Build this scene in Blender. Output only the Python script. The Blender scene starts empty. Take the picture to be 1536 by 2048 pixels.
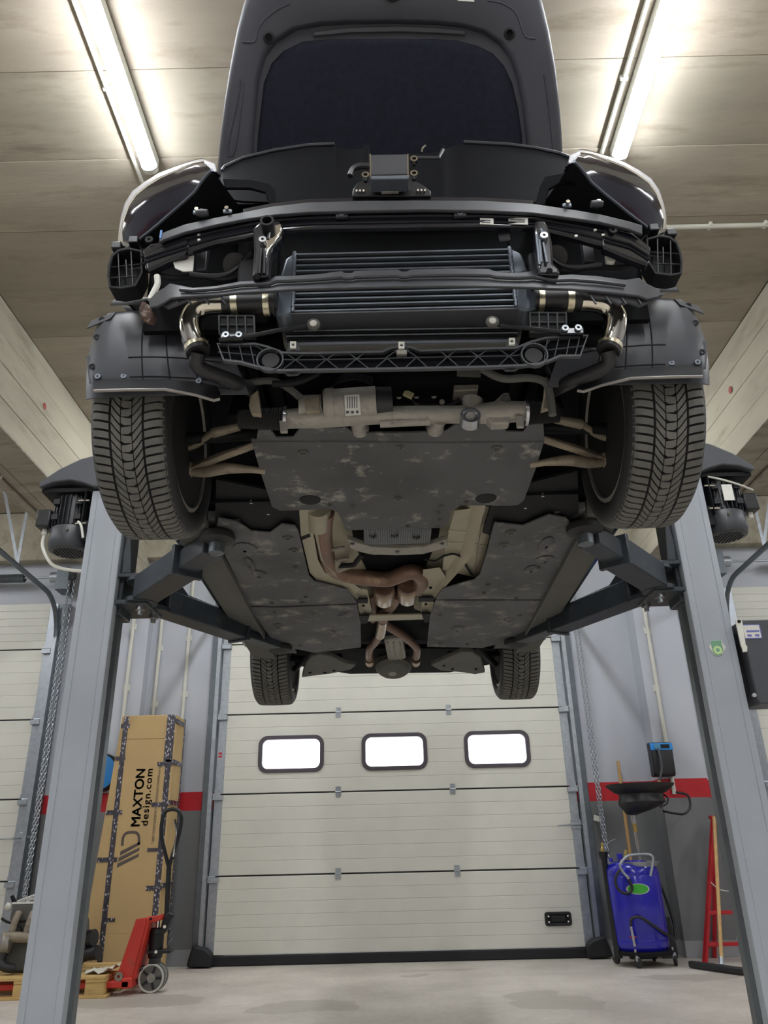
import bpy, math, random
from mathutils import Vector, Matrix
random.seed(7)
scene = bpy.context.scene
COL = scene.collection
R = math.radians
# ---------------------------------------------------------------- camera
FPX, TH, RO = 1540.0, R(23.75), R(1.36)          # focal length in pixels of the 1536x2048 frame, pitch, roll
CAM = Vector((0, 0, 0.94))
XH, UH, FH = Vector((1, 0, 0)), Vector((0, -math.sin(TH), math.cos(TH))), Vector((0, math.cos(TH), math.sin(TH)))
c_right = XH * math.cos(RO) - UH * math.sin(RO)
c_up = XH * math.sin(RO) + UH * math.cos(RO)
cd = bpy.data.cameras.new('camera'); cam = bpy.data.objects.new('camera', cd); COL.objects.link(cam)
cd.sensor_fit = 'VERTICAL'; cd.sensor_height = 24.0; cd.lens = 24.0 * FPX / 2048.0; cd.clip_start = 0.05
m = Matrix((c_right, c_up, -FH)).transposed().to_4x4(); m.translation = CAM
cam.matrix_world = m
scene.camera = cam
# ---------------------------------------------------------------- world and exposure
w = bpy.data.worlds.new('sky'); scene.world = w; w.use_nodes = True
w.node_tree.nodes['Background'].inputs[0].default_value = (0.93, 0.96, 1.0, 1)
w.node_tree.nodes['Background'].inputs[1].default_value = 2.6
vs = scene.view_settings
vs.view_transform = 'Standard'; vs.look = 'None'; vs.gamma = 1.0; vs.use_curve_mapping = False
vs.exposure = 0.5
LAMP = 70.0                                       # emission of the fluorescent diffusers

# ---------------------------------------------------------------- measuring helpers: where a sight line meets a real plane
def ray(px, py):
    return (c_right * ((px - 768) / FPX) - c_up * ((py - 1024) / FPX) + FH)
def at(px, py, Y=None, Z=None, X=None):
    d = ray(px, py)
    if Y is not None: t = (Y - CAM.y) / d.y
    elif Z is not None: t = (Z - CAM.z) / d.z
    else: t = (X - CAM.x) / d.x
    return CAM + d * t
def on_plane(px, py, p0, n):
    d = ray(px, py); n = Vector(n)
    return CAM + d * ((Vector(p0) - CAM).dot(n) / d.dot(n))
def V(*a): return Vector(a)

# ---------------------------------------------------------------- mesh builder
class MB:
    def __init__(s): s.v = []; s.f = []
    def add(s, vs_, fs):
        o = len(s.v); s.v += [tuple(p) for p in vs_]; s.f += [tuple(i + o for i in f) for f in fs]; return s
    def box(s, c, size, rot=None):
        c = Vector(c); h = [x / 2 for x in size]
        pts = [Vector((sx * h[0], sy * h[1], sz * h[2])) for sz in (-1, 1) for sy in (-1, 1) for sx in (-1, 1)]
        if rot is not None: pts = [rot @ p for p in pts]
        return s.add([c + p for p in pts], [(0, 2, 3, 1), (4, 5, 7, 6), (0, 1, 5, 4), (2, 6, 7, 3), (0, 4, 6, 2), (1, 3, 7, 5)])
    def bb(s, x0, x1, y0, y1, z0, z1):
        return s.box(((x0 + x1) / 2, (y0 + y1) / 2, (z0 + z1) / 2), (abs(x1 - x0), abs(y1 - y0), abs(z1 - z0)))
    def prism(s, pts, ext):
        n = len(pts); ext = Vector(ext); a = [Vector(p) for p in pts]; b = [p + ext for p in a]
        return s.add(a + b, [tuple(range(n - 1, -1, -1)), tuple(range(n, 2 * n))] + [(i, (i + 1) % n, n + (i + 1) % n, n + i) for i in range(n)])
    def strip(s, top, bot, ext):                   # a ribbon between two polylines, given thickness
        n = len(top); ext = Vector(ext)
        t = [Vector(p) for p in top]; b = [Vector(p) for p in bot]
        vv = t + b + [p + ext for p in t] + [p + ext for p in b]; fs = []
        for i in range(n - 1):
            fs += [(i, i + 1, n + i + 1, n + i), (2 * n + i + 1, 2 * n + i, 3 * n + i, 3 * n + i + 1),
                   (i + 1, i, 2 * n + i, 2 * n + i + 1), (n + i, n + i + 1, 3 * n + i + 1, 3 * n + i)]
        fs += [(0, n, 3 * n, 2 * n), (n - 1, 3 * n - 1, 4 * n - 1, 2 * n - 1)]
        return s.add(vv, fs)
    def frame(s, d, ref=None):
        d = Vector(d).normalized(); r = Vector(ref) if ref is not None else (Vector((0, 0, 1)) if abs(d.z) < .9 else Vector((0, 1, 0)))
        u = d.cross(r).normalized(); return u, d.cross(u).normalized()
    def tube(s, path, r, seg=10, cap=True, closed=False):
        P = [Vector(p) for p in path]; n = len(P); rs = r if isinstance(r, (list, tuple)) else [r] * n
        u = None; rings = []
        for i in range(n):
            if closed: d = P[(i + 1) % n] - P[i - 1]
            else: d = P[min(i + 1, n - 1)] - P[max(i - 1, 0)]
            d.normalize()
            if u is None: u, _ = s.frame(d)
            u = (u - d * u.dot(d))
            if u.length < 1e-6: u, _ = s.frame(d)
            u.normalize(); w_ = d.cross(u)
            rings.append([P[i] + (u * math.cos(2 * math.pi * k / seg) + w_ * math.sin(2 * math.pi * k / seg)) * rs[i] for k in range(seg)])
        vv = [p for rg in rings for p in rg]; fs = []
        for i in range(n if closed else n - 1):
            j = (i + 1) % n
            for k in range(seg):
                fs.append((i * seg + k, i * seg + (k + 1) % seg, j * seg + (k + 1) % seg, j * seg + k))
        if cap and not closed:
            fs.append(tuple(range(seg - 1, -1, -1))); fs.append(tuple((n - 1) * seg + k for k in range(seg)))
        return s.add(vv, fs)
    def cyl(s, a, b, r, seg=16, r2=None): return s.tube([a, b], [r, r if r2 is None else r2], seg)
    def lathe(s, prof, c=(0, 0, 0), axis=(0, 0, 1), seg=32, ref=None, closed=False):   # prof: (radius, height along axis)
        ax = Vector(axis).normalized(); u, w_ = s.frame(ax, ref); c = Vector(c); n = len(prof); vv = []; fs = []
        for (r, h) in prof:
            for k in range(seg):
                a = 2 * math.pi * k / seg
                vv.append(c + ax * h + (u * math.cos(a) + w_ * math.sin(a)) * r)
        for i in range(n if closed else n - 1):
            j = (i + 1) % n
            for k in range(seg): fs.append((i * seg + k, i * seg + (k + 1) % seg, j * seg + (k + 1) % seg, j * seg + k))
        if not closed:
            if prof[0][0] > 1e-5: fs.append(tuple(range(seg - 1, -1, -1)))
            if prof[-1][0] > 1e-5: fs.append(tuple((n - 1) * seg + k for k in range(seg)))
        return s.add(vv, fs)
    def grid(s, rows, thick=None):                  # rows of points -> surface, optionally a second skin at offset
        m_, n = len(rows), len(rows[0]); vv = [Vector(p) for r in rows for p in r]
        fs = [(i * n + j, i * n + j + 1, (i + 1) * n + j + 1, (i + 1) * n + j) for i in range(m_ - 1) for j in range(n - 1)]
        if thick is None: return s.add(vv, fs)
        k = m_ * n; t = Vector(thick); f2 = [tuple(k + a for a in reversed(f)) for f in fs]
        ed = [(j, 0) for j in range(n)]
        rim = [j for j in range(n)] + [i * n + n - 1 for i in range(1, m_)] + [(m_ - 1) * n + j for j in range(n - 2, -1, -1)] + [i * n for i in range(m_ - 2, 0, -1)]
        f3 = [(rim[i], k + rim[i], k + rim[(i + 1) % len(rim)], rim[(i + 1) % len(rim)]) for i in range(len(rim))]
        return s.add(vv + [p + t for p in vv], fs + f2 + f3)
    def ring(s, outer, inner, ext):
        n = len(outer); e = Vector(ext); o = [Vector(p) for p in outer]; i_ = [Vector(p) for p in inner]
        vv = o + i_ + [p + e for p in o] + [p + e for p in i_]; fs = []
        for a in range(n):
            b = (a + 1) % n
            fs += [(a, b, n + b, n + a), (2 * n + b, 2 * n + a, 3 * n + a, 3 * n + b), (b, a, 2 * n + a, 2 * n + b), (n + a, n + b, 3 * n + b, 3 * n + a)]
        return s.add(vv, fs)
    def build(s, name, mat, parent=None, smooth=40, bevel=0, seg=2, loc=None):
        me = bpy.data.meshes.new(name)
        vs_ = s.v
        if loc is not None: lo = Vector(loc); vs_ = [tuple(Vector(p) - lo) for p in s.v]
        me.from_pydata(vs_, [], s.f)
        import bmesh
        bm = bmesh.new(); bm.from_mesh(me); bmesh.ops.recalc_face_normals(bm, faces=bm.faces); bm.to_mesh(me); bm.free()
        if smooth:
            me.polygons.foreach_set('use_smooth', [True] * len(me.polygons)); me.set_sharp_from_angle(angle=R(smooth))
        o = bpy.data.objects.new(name, me); COL.objects.link(o)
        if loc is not None: o.location = loc
        if mat is not None: me.materials.append(mat)
        if parent is not None: o.parent = parent; o.matrix_parent_inverse = Matrix.Translation(parent.location).inverted() if parent.type == 'EMPTY' and parent.parent is None else Matrix.Identity(4)
        if bevel:
            b = o.modifiers.new('bevel', 'BEVEL'); b.width = bevel; b.segments = seg; b.limit_method = 'ANGLE'; b.angle_limit = R(35)
        return o
def thing(name, loc, label, cat, group=None):
    o = bpy.data.objects.new(name, None); COL.objects.link(o); o.location = loc; o.empty_display_size = .1
    o['label'] = label; o['category'] = cat
    if group: o['group'] = group
    return o
def tag(o, label, cat, group=None):
    o['label'] = label; o['category'] = cat
    if group: o['group'] = group
    return o
def struct(o): o['kind'] = 'structure'; return o
def sthing(name, loc):
    o = bpy.data.objects.new(name, None); COL.objects.link(o); o.location = loc; o['kind'] = 'structure'; return o
def part_copy(src, parent, delta=(0, 0, 0), name=None):
    o = src.copy(); COL.objects.link(o); o.parent = parent; o.location = Vector(src.location) + Vector(delta)
    if name: o.name = name
    return o
def smooth_path(pts, n=6, closed=False):            # Catmull-Rom through the points
    P = [Vector(p) for p in pts]; N = len(P); out = []
    for i in range(N if closed else N - 1):
        if closed: a, b, c, d = P[i - 1], P[i], P[(i + 1) % N], P[(i + 2) % N]
        else: a, b, c, d = P[max(i - 1, 0)], P[i], P[i + 1], P[min(i + 2, N - 1)]
        for k in range(n):
            t = k / n
            out.append(.5 * ((2 * b) + (c - a) * t + (2 * a - 5 * b + 4 * c - d) * t * t + (3 * b - a - 3 * c + d) * t ** 3))
    if not closed: out.append(P[-1])
    return out
def resample(pts, n, closed=True):
    P = [Vector(p) for p in pts]
    if closed: P = P + [P[0]]
    L = [0]
    for i in range(1, len(P)): L.append(L[-1] + (P[i] - P[i - 1]).length)
    out = []; j = 0; N = n if closed else n - 1
    for k in range(n):
        d = L[-1] * k / N
        while j < len(L) - 2 and L[j + 1] < d: j += 1
        t = (d - L[j]) / max(1e-9, L[j + 1] - L[j]); out.append(P[j].lerp(P[j + 1], min(1, t)))
    return out
def text_mesh(name, body, size, M, mat, parent, ext=.0006, align='LEFT', space=1.0, offset=0):
    cu = bpy.data.curves.new(name, 'FONT'); cu.body = body; cu.size = size; cu.extrude = ext; cu.align_x = align; cu.space_character = space; cu.offset = offset
    t = bpy.data.objects.new(name, cu); COL.objects.link(t); bpy.context.view_layer.update()
    me = bpy.data.meshes.new_from_object(t.evaluated_get(bpy.context.evaluated_depsgraph_get()))
    bpy.data.objects.remove(t); me.transform(M); me.name = name; me.materials.clear(); me.materials.append(mat)
    o = bpy.data.objects.new(name, me); COL.objects.link(o)
    if parent is not None: o.parent = parent; o.matrix_parent_inverse = Matrix.Translation(parent.location).inverted()
    return o

# ---------------------------------------------------------------- materials
def hexc(h):
    c = [int(h[i:i + 2], 16) / 255 for i in (0, 2, 4)]
    return tuple((x / 12.92 if x <= .04045 else ((x + .055) / 1.055) ** 2.4) for x in c) + (1,)
def pm(name, col, rough=.5, metal=0, var=.12, scale=6, bump=0, bscale=60, dirt=None, spec=.5, coat=0, stretch=None, rvar=0.08):
    """procedural material: base colour with noise variation, optional dirt colour (hex, amount, scale), optional fine bump"""
    M = bpy.data.materials.new(name); M.use_nodes = True; nt = M.node_tree; N = nt.nodes; L = nt.links
    b = N['Principled BSDF']; c = hexc(col) if isinstance(col, str) else tuple(col) + (1,)
    b.inputs['Metallic'].default_value = metal; b.inputs['Specular IOR Level'].default_value = spec
    if coat: b.inputs['Coat Weight'].default_value = coat; b.inputs['Coat Roughness'].default_value = .08
    tc = N.new('ShaderNodeTexCoord'); mp = N.new('ShaderNodeMapping'); L.new(tc.outputs['Object'], mp.inputs[0])
    if stretch: mp.inputs['Scale'].default_value = stretch
    n1 = N.new('ShaderNodeTexNoise'); n1.inputs['Scale'].default_value = scale; n1.inputs['Detail'].default_value = 6; L.new(mp.outputs[0], n1.inputs[0])
    r = N.new('ShaderNodeValToRGB'); r.color_ramp.elements[0].position = .3; r.color_ramp.elements[1].position = .7
    r.color_ramp.elements[0].color = tuple(x * (1 - var) for x in c[:3]) + (1,); r.color_ramp.elements[1].color = tuple(min(1, x * (1 + var)) for x in c[:3]) + (1,)
    L.new(n1.outputs[0], r.inputs[0]); out = r.outputs[0]
    if dirt:
        n2 = N.new('ShaderNodeTexNoise'); n2.inputs['Scale'].default_value = dirt[2]; n2.inputs['Detail'].default_value = 9; n2.inputs['Roughness'].default_value = .65; L.new(mp.outputs[0], n2.inputs[0])
        r2 = N.new('ShaderNodeValToRGB'); r2.color_ramp.elements[0].position = .62 - dirt[1] * .3; r2.color_ramp.elements[1].position = .78 - dirt[1] * .2
        L.new(n2.outputs[0], r2.inputs[0]); mx = N.new('ShaderNodeMixRGB'); L.new(r2.outputs[0], mx.inputs[0]); L.new(out, mx.inputs[1]); mx.inputs[2].default_value = hexc(dirt[0]); out = mx.outputs[0]
    L.new(out, b.inputs['Base Color'])
    mr = N.new('ShaderNodeMapRange'); mr.inputs[3].default_value = max(.02, rough - rvar); mr.inputs[4].default_value = min(1, rough + rvar); L.new(n1.outputs[0], mr.inputs[0]); L.new(mr.outputs[0], b.inputs['Roughness'])
    if bump:
        n3 = N.new('ShaderNodeTexNoise'); n3.inputs['Scale'].default_value = bscale; n3.inputs['Detail'].default_value = 4; L.new(mp.outputs[0], n3.inputs[0])
        bp = N.new('ShaderNodeBump'); bp.inputs['Strength'].default_value = bump; bp.inputs['Distance'].default_value = .01; L.new(n3.outputs[0], bp.inputs['Height']); L.new(bp.outputs[0], b.inputs['Normal'])
    return M
def emit(name, col, s):
    M = bpy.data.materials.new(name); M.use_nodes = True; nt = M.node_tree; nt.nodes.remove(nt.nodes['Principled BSDF'])
    e = nt.nodes.new('ShaderNodeEmission'); e.inputs[0].default_value = tuple(col) + (1,); e.inputs[1].default_value = s
    nt.links.new(e.outputs[0], nt.nodes['Material Output'].inputs[0]); return M
K = {}
K['concrete'] = pm('ceiling_concrete', '968e80', .85, var=.16, scale=2.2, bump=.25, bscale=18, dirt=('756c5e', .35, 5), stretch=(.5, 2.2, 1))
K['beamc'] = pm('beam_concrete', 'a39d8b', .85, var=.15, scale=2.5, bump=.3, bscale=16, dirt=('8b8371', .35, 4), stretch=(2, .35, 1.5))
K['galv'] = pm('galvanised_steel', 'aab0b6', .38, .75, var=.12, scale=25)
K['steel'] = pm('bare_steel', 'b9babd', .25, .95, var=.1, scale=20)
K['chrome'] = pm('polished_metal', 'e6e4dd', .09, 1, var=.03, scale=8, rvar=.03)
K['dkgalv'] = pm('dull_track_steel', '6c7378', .42, .6, var=.12, scale=15)
K['pvc'] = pm('white_pvc', 'c9c8bd', .4, var=.05)
K['liftgrey'] = pm('grey_lift_paint', '9fa5ac', .38, var=.05, scale=3, bump=.05, bscale=120)
K['liftdark'] = pm('dark_blue_grey_paint', '2c3238', .4, var=.2, scale=12, dirt=('4b4740', .15, 18))
K['blackpl'] = pm('black_plastic', '17181b', .42, var=.15, scale=20)
K['matblack'] = pm('matt_black', '101114', .65, var=.2, scale=20, spec=.3)
K['cover'] = pm('charcoal_cover_plastic', '45474c', .5, var=.06, scale=10)
K['motor'] = pm('motor_black_paint', '212225', .42, var=.15, scale=15)
K['motorgrey'] = pm('motor_dark_grey', '3a3c40', .45, var=.1, scale=15)
K['rubber'] = pm('tyre_rubber', '605f5b', .75, var=.18, scale=9, bump=.12, bscale=150, dirt=('74726b', .2, 12))
K['rubberblk'] = pm('black_rubber', '262627', .6, var=.15, scale=20)
K['gap'] = pm('tyre_groove_shade', '0d0d0e', .85, var=.1)  # near-black puts the shade of the tread grooves into the colour
K['hoodpl'] = pm('hood_inner_plastic', '3a3b43', .5, var=.08, scale=4)
K['felt'] = pm('hood_insulation_felt', '1d1f29', .95, var=.2, scale=40, bump=.3, bscale=300, spec=.2)
K['paint'] = pm('dark_car_paint', '14151a', .18, var=.05, coat=1)
K['gloss'] = pm('gloss_black_steel', '1b1c22', .2, var=.15, scale=9, rvar=.08)
K['bar'] = pm('grey_bar_plastic', '36373c', .45, var=.1, scale=10)
K['ribpl'] = pm('ribbed_grey_plastic', '3b3d41', .5, var=.15, scale=14)
K['liner'] = pm('fender_liner_plastic', '3d3f45', .42, var=.12, scale=5, dirt=('4a4a49', .12, 8))
K['tray'] = pm('underbody_felt_tray', '525254', .75, var=.34, scale=3.2, bump=.25, bscale=140, dirt=('8f8b83', .26, 9))
K['trayb'] = pm('scuffed_engine_tray', '4a4a4c', .65, var=.3, scale=3, bump=.2, bscale=160, dirt=('a9a59b', .2, 11))
K['sill'] = pm('sill_coating', '55544f', .7, var=.15, scale=6, bump=.15, bscale=90)
K['cast'] = pm('cast_aluminium', '96928a', .5, .4, var=.16, scale=14, bump=.15, bscale=90, dirt=('625f58', .25, 14))
K['arm'] = pm('dirty_alloy_arm', '8f8473', .55, .25, var=.2, scale=16, dirt=('4c453a', .3, 12))
K['heat'] = pm('aluminium_heat_shield', 'a19b88', .45, .5, var=.08, scale=6, bump=.1, bscale=60)
K['rust'] = pm('brown_exhaust_steel', '7c6355', .45, .6, var=.2, scale=9, dirt=('a08a76', .2, 10))
K['rustlt'] = pm('bright_exhaust_steel', 'a99683', .32, .8, var=.15, scale=9)
K['ic'] = pm('intercooler_alloy', '6d737c', .4, .6, var=.1, scale=20)
K['fin'] = pm('intercooler_fins', '131519', .7, .2, var=.2, scale=80)
K['tank'] = pm('intercooler_tank', '565d66', .38, .6, var=.15, scale=12)
K['hose'] = pm('black_silicone_hose', '1d1c1e', .45, var=.1)
K['alu'] = pm('polished_aluminium_pipe', 'd8d2c5', .16, 1, var=.06, scale=6, rvar=.05)
K['clamp'] = pm('clamp_band', 'cfc8ae', .3, .9, var=.05)
K['dark'] = pm('engine_bay_shade', '0a0b0d', .8, var=.2, spec=.12)  # near-black colour stands in for shade inside the bay and underbody
K['label'] = pm('white_label_paper', 'd3d2ca', .6, var=.05, scale=30)
K['ink'] = pm('black_ink', '2a2930', .6, var=.05)
K['shield'] = pm('sight_shield_black', '090a0e', .7, var=.1, spec=.08)
K['rim'] = pm('dirty_grey_rim', '8f8b86', .4, .4, var=.15, scale=10)
K['card'] = pm('brown_cardboard', 'bda171', .8, var=.05, scale=3, bump=.06, bscale=60)
K['wood'] = pm('pallet_wood', 'c6a66a', .75, var=.18, scale=5, stretch=(1, 8, 8), dirt=('8e7142', .2, 7))
K['woodh'] = pm('wooden_handle', 'c09a63', .55, var=.15, scale=6, stretch=(8, 8, 1))
K['red'] = pm('red_paint', 'c23427', .45, var=.12, scale=9, dirt=('8a5248', .18, 10))
K['redl'] = pm('red_ladder_paint', 'b01d25', .4, var=.1)
K['blue'] = pm('blue_tank_paint', '1c1ca6', .25, var=.05, coat=.5)
K['ltblue'] = pm('light_blue_plastic', '2387d6', .4, var=.05)
K['green'] = pm('green_sticker', '3aa32f', .5, var=.1, scale=12)
K['sage'] = pm('sage_green_sticker', '6f9f7f', .5, var=.06)
K['lime'] = pm('lime_sticker', 'bfd69a', .5, var=.06)
K['brass'] = pm('brass', 'c9ae6a', .3, .9, var=.08)
K['tyrew'] = pm('truck_wheel_grey', '5c5b56', .6, var=.2, scale=14)
K['purple'] = pm('dark_reflector', '1c1a24', .12, var=.2, scale=6, coat=1)
K['white'] = pm('white_plastic', 'd9d8cd', .4, var=.04)
K['bluetape'] = pm('blue_mark', '2c6ca8', .5, var=.05)
# ================================================================= the hall
YW = 8.2; ZC = 4.58; ZB = 3.71                     # back wall, slab underside, beam underside
XL, XR, YF = -8.6, 8.7, -5.6
def node_mat(name, rough=.6):
    M = bpy.data.materials.new(name); M.use_nodes = True; nt = M.node_tree
    b = nt.nodes['Principled BSDF']; b.inputs['Roughness'].default_value = rough
    return M, nt, nt.nodes, nt.links, b
# concrete floor with oil and water stains of their own shape
M, nt, N, L, b = node_mat('floor_concrete', .5)
tc = N.new('ShaderNodeTexCoord')
n1 = N.new('ShaderNodeTexNoise'); n1.inputs['Scale'].default_value = 1.3; n1.inputs['Detail'].default_value = 8; n1.inputs['Roughness'].default_value = .62; L.new(tc.outputs['Object'], n1.inputs[0])
r1 = N.new('ShaderNodeValToRGB'); r1.color_ramp.elements[0].position = .3; r1.color_ramp.elements[1].position = .68
r1.color_ramp.elements[0].color = hexc('b3aca2'); r1.color_ramp.elements[1].color = hexc('d8d1c6'); L.new(n1.outputs[0], r1.inputs[0])
nf = N.new('ShaderNodeTexNoise'); nf.inputs['Scale'].default_value = 22; nf.inputs['Detail'].default_value = 6; L.new(tc.outputs['Object'], nf.inputs[0])
rf = N.new('ShaderNodeValToRGB'); rf.color_ramp.elements[0].color = (.8, .8, .8, 1); rf.color_ramp.elements[1].color = (1.1, 1.1, 1.1, 1); L.new(nf.outputs[0], rf.inputs[0])
mx = N.new('ShaderNodeMixRGB'); mx.blend_type = 'MULTIPLY'; mx.inputs[0].default_value = 1; L.new(r1.outputs[0], mx.inputs[1]); L.new(rf.outputs[0], mx.inputs[2])
nd = N.new('ShaderNodeTexNoise'); nd.inputs['Scale'].default_value = 2.6; nd.inputs['Detail'].default_value = 4; L.new(tc.outputs['Object'], nd.inputs[0])
vm = N.new('ShaderNodeVectorMath'); vm.operation = 'MULTIPLY_ADD'; vm.inputs[1].default_value = (.5, .5, 0); L.new(nd.outputs[1], vm.inputs[0]); L.new(tc.outputs['Object'], vm.inputs[2])
acc = None
for (sx, sy, ax, ay) in ((-.51, 6.1, .3, .22), (-.75, 5.98, .22, .16), (.4, 7.6, .42, .06), (.95, 6.3, .2, .2), (1.02, 5.95, .3, .25), (.15, 7.35, .12, .05), (-1.9, 6.4, .5, .3), (2.4, 6.9, .5, .14)):
    mp = N.new('ShaderNodeMapping'); mp.inputs['Location'].default_value = (-(sx + .25) / ax, -(sy + .25) / ay, 0); mp.inputs['Scale'].default_value = (1 / ax, 1 / ay, 0)
    L.new(vm.outputs[0], mp.inputs[0]); ln = N.new('ShaderNodeVectorMath'); ln.operation = 'LENGTH'; L.new(mp.outputs[0], ln.inputs[0])
    cm = N.new('ShaderNodeMath'); cm.operation = 'LESS_THAN'; cm.inputs[1].default_value = 1.0; L.new(ln.outputs['Value'], cm.inputs[0])
    if acc is None: acc = cm.outputs[0]
    else:
        a_ = N.new('ShaderNodeMath'); a_.operation = 'MAXIMUM'; L.new(acc, a_.inputs[0]); L.new(cm.outputs[0], a_.inputs[1]); acc = a_.outputs[0]
sc_ = N.new('ShaderNodeMath'); sc_.operation = 'MULTIPLY'; sc_.inputs[1].default_value = .55; L.new(acc, sc_.inputs[0])
m2 = N.new('ShaderNodeMixRGB'); L.new(sc_.outputs[0], m2.inputs[0]); L.new(mx.outputs[0], m2.inputs[1]); m2.inputs[2].default_value = hexc('9d978c'); L.new(m2.outputs[0], b.inputs['Base Color'])
bp = N.new('ShaderNodeBump'); bp.inputs['Strength'].default_value = .08; L.new(nf.outputs[0], bp.inputs['Height']); L.new(bp.outputs[0], b.inputs['Normal'])
K['floor'] = M
floor = struct(MB().bb(XL - .3, XR + .3, YF - .3, YW + .3, -.12, 0).build('floor', K['floor'], smooth=0))
# painted wall: pale grey, a red band, dark grey below
def wall_paint(name):
    M, nt, N, L, b = node_mat(name, .55)
    tc = N.new('ShaderNodeTexCoord'); sp = N.new('ShaderNodeSeparateXYZ'); L.new(tc.outputs['Object'], sp.inputs[0])
    r = N.new('ShaderNodeValToRGB'); r.color_ramp.interpolation = 'CONSTANT'; e = r.color_ramp.elements
    e[0].position = 0; e[0].color = hexc('9a9c9f'); e[1].position = .13 / 5; e[1].color = hexc('77797a')
    for p, c in ((1.345 / 5, 'c01a26'), (1.51 / 5, 'b9bdc5')):
        k = e.new(p); k.color = hexc(c)
    dv = N.new('ShaderNodeMath'); dv.operation = 'MULTIPLY'; dv.inputs[1].default_value = .2; L.new(sp.outputs[2], dv.inputs[0]); L.new(dv.outputs[0], r.inputs[0])
    n1 = N.new('ShaderNodeTexNoise'); n1.inputs['Scale'].default_value = 2; n1.inputs['Detail'].default_value = 6; L.new(tc.outputs['Object'], n1.inputs[0])
    rr = N.new('ShaderNodeValToRGB'); rr.color_ramp.elements[0].color = (.88, .88, .88, 1); rr.color_ramp.elements[1].color = (1.05, 1.05, 1.05, 1); L.new(n1.outputs[0], rr.inputs[0])
    mx = N.new('ShaderNodeMixRGB'); mx.blend_type = 'MULTIPLY'; mx.inputs[0].default_value = 1; L.new(r.outputs[0], mx.inputs[1]); L.new(rr.outputs[0], mx.inputs[2]); L.new(mx.outputs[0], b.inputs['Base Color'])
    return M
K['wall'] = wall_paint('painted_wall')
DX = [(-7.25, -3.68), (-1.67, 1.76), (3.79, 7.3)]     # the three sectional doors (leaf edges)
wb = MB()
xs = [XL - .3] + [v for d in DX for v in (d[0] + .07, d[1] - .07)] + [XR + .3]
for i in range(0, len(xs), 2): wb.bb(xs[i], xs[i + 1], YW, YW + .3, 0, ZC + .2)
for d in DX: wb.bb(d[0] + .07, d[1] - .07, YW, YW + .3, 3.42, ZC + .2)
wall_back = struct(wb.build('wall_back', K['wall'], smooth=0))
struct(MB().bb(XL - .3, XL, YF - .3, YW, 0, ZC + .2).build('wall_left', K['wall'], smooth=0))
struct(MB().bb(XR, XR + .3, YF - .3, YW, 0, ZC + .2).build('wall_right', K['wall'], smooth=0))
struct(MB().bb(XL, XR, YF - .3, YF, 0, ZC + .2).build('wall_front', K['wall'], smooth=0))
for (x0, x1, y0) in ((-3.2, -2.56, 8.05), (2.62, 3.09, 7.95)):
    MB().bb(x0, x1, y0, YW + .01, 0, ZB).build('pilaster', K['wall'], wall_back, smooth=0, bevel=.004)
MB().bb(XL, XR, YW - .14, YW + .01, 4.0, ZC).build('lintel', K['beamc'], wall_back, smooth=0, bevel=.01)
# slab soffit: formwork boards 0.54 m wide
ceiling = struct(MB().bb(XL - .3, XR + .3, YF - .3, YW + .3, ZC + .012, ZC + .2).build('ceiling', K['concrete'], smooth=0))
BEAMS = ((-3.12, -2.66), (2.757, 3.22))
bays = ((XL, -3.12), (-2.66, 2.757), (3.22, XR))
tones = [pm('soffit_board_concrete_%s' % k, c, .85, var=.16, scale=2.0, bump=.25, bscale=18, dirt=(d_, .35, 4), stretch=(.45, 2.0, 1)) for k, c, d_ in (('warm', 'a3998a', '8c8172'), ('plain', '9e9687', '877e70'), ('pale', 'a8a091', '918878'))]
y = -5.45; i = 0
while y < YW - .2:
    y1 = min(y + .54, YW - .14)
    for (x0, x1) in bays:
        MB().bb(x0, x1, y + .002, y1 - .002, ZC - random.choice((0, .002, .004)), ZC + .013).build('soffit_board', tones[random.randrange(3)], ceiling, smooth=0)
    y = y1; i += 1
for (x0, x1) in BEAMS:
    bm_ = struct(MB().bb(x0 + .012, x1 - .012, YF, YW - .001, ZB + .012, ZC).build('ceiling_beam', K['beamc'], smooth=0))
    inner, outer = (x1, x0) if x0 < 0 else (x0, x1)
    zz = [ZB, ZB + .2, ZB + .43, ZB + .63, ZC - .005]
    for xf, s in ((inner, 1 if x0 < 0 else -1), (outer, -1 if x0 < 0 else 1)):
        for k in range(4):
            o_ = random.choice((0, .002, .004))
            MB().bb(xf - s * .013, xf + s * (o_ - .004), YF, YW - .002, zz[k] + .0025, zz[k + 1] - .0025).build('formwork_board', K['beamc'], bm_, smooth=0)
    for (a, c) in ((x0, (x0 + x1) / 2 - .03), ((x0 + x1) / 2 - .03, x1)):
        MB().bb(a + .003, c - .003, YF, YW - .002, ZB - .002, ZB + .013).build('formwork_board', K['concrete'], bm_, smooth=0)
    for (dy, dz) in ((4.1, .62), (5.2, .5)):            # red survey paint marks on the beam side
        xs_ = inner + (.003 if x0 < 0 else -.003)
        MB().lathe([(.018, 0), (.03, .001), (.001, .002)], (xs_, dy, ZB + dz), (1 if x0 < 0 else -1, 0, 0), 10).build('paint_mark', pm('faded_red_mark', '9a4a42', .8, var=.2), bm_)
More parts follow.
